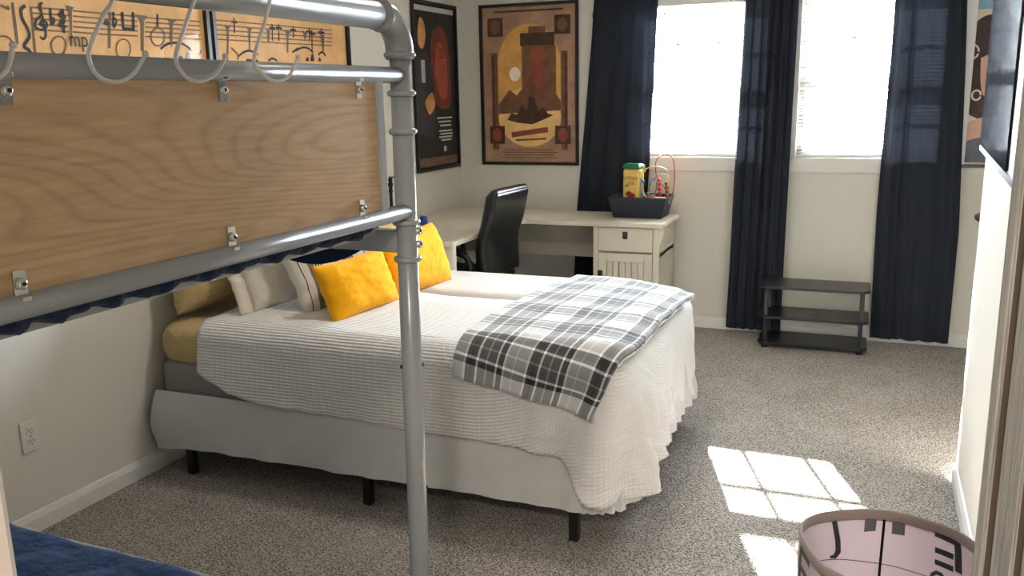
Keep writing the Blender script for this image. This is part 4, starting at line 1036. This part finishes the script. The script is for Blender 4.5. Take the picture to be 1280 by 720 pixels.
for q in ([(104, .531), (95.5, .531), (95.9, .497), (104.3, .492)], [(84.5, .533), (75.3, .535), (75, .499), (84.3, .496)]):
    m = MB(); hpatch(m, q, IN-.001); m.build('handle_patch', simple('grey_strap', (104, 104, 110), .7), hp)
m = MB(); hpatch(m, [(91.2, .53), (89.2, .53), (89.8, .40), (91.8, .40)], IN-.002); hpatch(m, [(91.8, .40), (89.8, .40), (89.4, .01), (91.4, .01)], IN-.002); m.build('zipper', M_BLK, hp)
m = MB()
for q in ([(130.8, .523), (126.4, .523), (122, .470), (126.5, .470)], [(126.5, .470), (122, .470), (121, .440), (125.6, .445)], [(125.6, .447), (121, .440), (124.5, .425), (127, .436)], [(127, .436), (124.5, .425), (130, .428), (130, .435)],
          [(37.0, .537), (31.4, .535), (28.3, .466), (34.2, .466)], [(52.1, .538), (36.5, .537), (36.5, .524), (51.7, .526)], [(50.6, .501), (36.5, .503), (36.3, .489), (50.4, .488)], [(50.1, .472), (35.8, .474), (35.4, .461), (49.7, .460)]):
    hpatch(m, q, IN-.001)
for k in range(10):
    a0, a1 = 2*PI*k/10, 2*PI*(k+1)/10; e = lambda a, s: (46+7.5*s*math.cos(a), .418+.030*s*math.sin(a))
    hpatch(m, [e(a0, 1), e(a1, 1), e(a1, .68), e(a0, .68)], IN-.001)
# the outside: E and A, then more of the same print round the body
def blk(a0, a1, z0, z1): hpatch(m, [(a0, z1), (a1, z1), (a1, z0), (a0, z0)], OUT)
for zc in (.528, .488, .448): blk(-166, -147, zc-.007, zc+.007)
blk(-171, -166, .441, .535)
hpatch(m, [(-131.5, .535), (-127.5, .535), (-136, .40), (-140, .40)], OUT); hpatch(m, [(-131, .535), (-126.5, .535), (-116, .40), (-121, .40)], OUT); hpatch(m, [(-134, .46), (-122, .46), (-121, .445), (-135, .445)], OUT)
m.build('lettering', M_HDK, hp)
m = MB(); m.tube([HPt(a, .427+.012*math.cos(math.radians(a*2)), IN-.001) for a in range(0, 360, 5)], .0009, 5, closed=True); m.build('seam', simple('dark_thread', (66, 52, 60), .8), hp)
# small round table beyond the right wall
rt = thing('round_table', 'round dark wooden table top showing past end of right wall', 'table', (.80, 5.25, 0))
M_RT = wood_mat('dark_walnut', (60, 38, 28), (96, 62, 44), .35, 2, 'x')
m = MB(); m.lathe([(0, 0), (.222, 0), (.232, .008), (.235, .018), (.230, .028), (0, .030)], (.80, 5.25, .80), 48); m.build('table_top', M_RT, rt)
m = MB(); m.lathe([(0, .03), (.03, .03), (.035, .10), (.022, .2), (.03, .45), (.022, .70), (.05, .79), (.05, .80), (0, .80)], (.80, 5.25, 0), 24); m.build('pedestal', M_RT, rt)
m = MB(); m.lathe([(0, 0), (.17, 0), (.17, .012), (.06, .035), (0, .04)], (.80, 5.25, 0), 32); m.build('base', M_RT, rt)

# ------------------------------------------------------------------ unseen fill lamps added to brighten room and foreground
def fill_lamp(label, x, y, watts, rgb):  # lamp added out of view as interior fill
    t = thing('added_fill_light', label, 'lamp', (x, y, HZ))
    m = MB(); m.lathe([(0, 0), (.17, 0), (.17, -.025), (.15, -.03), (0, -.03)], (x, y, HZ), 32); m.build('base', M_WHITE, t)
    e = NT('fill_glow'); e.b.inputs['Base Color'].default_value = (.9, .9, .88, 1); e.b.inputs['Emission Color'].default_value = rgb+(1,); e.b.inputs['Emission Strength'].default_value = 3
    m = MB(); m.lathe([(.15, -.03), (.145, -.06), (.10, -.085), (0, -.095)], (x, y, HZ), 32); m.build('glass_bowl', e.m, t)
    l = bpy.data.lights.new('fill_bulb', 'AREA'); l.shape = 'DISK'; l.size = .28; l.energy = watts; l.color = rgb
    o = bpy.data.objects.new('fill_bulb', l); COL.objects.link(o); o.location = (x, y, HZ-.10)
fill_lamp('unseen round white fill light added on the bedroom ceiling', -1.0, 3.0, ROOM_FILL, (1, .93, .84))
fill_lamp('unseen round white fill light added on the hall ceiling', .1, -.7, HALL_FILL, (1, .9, .76))
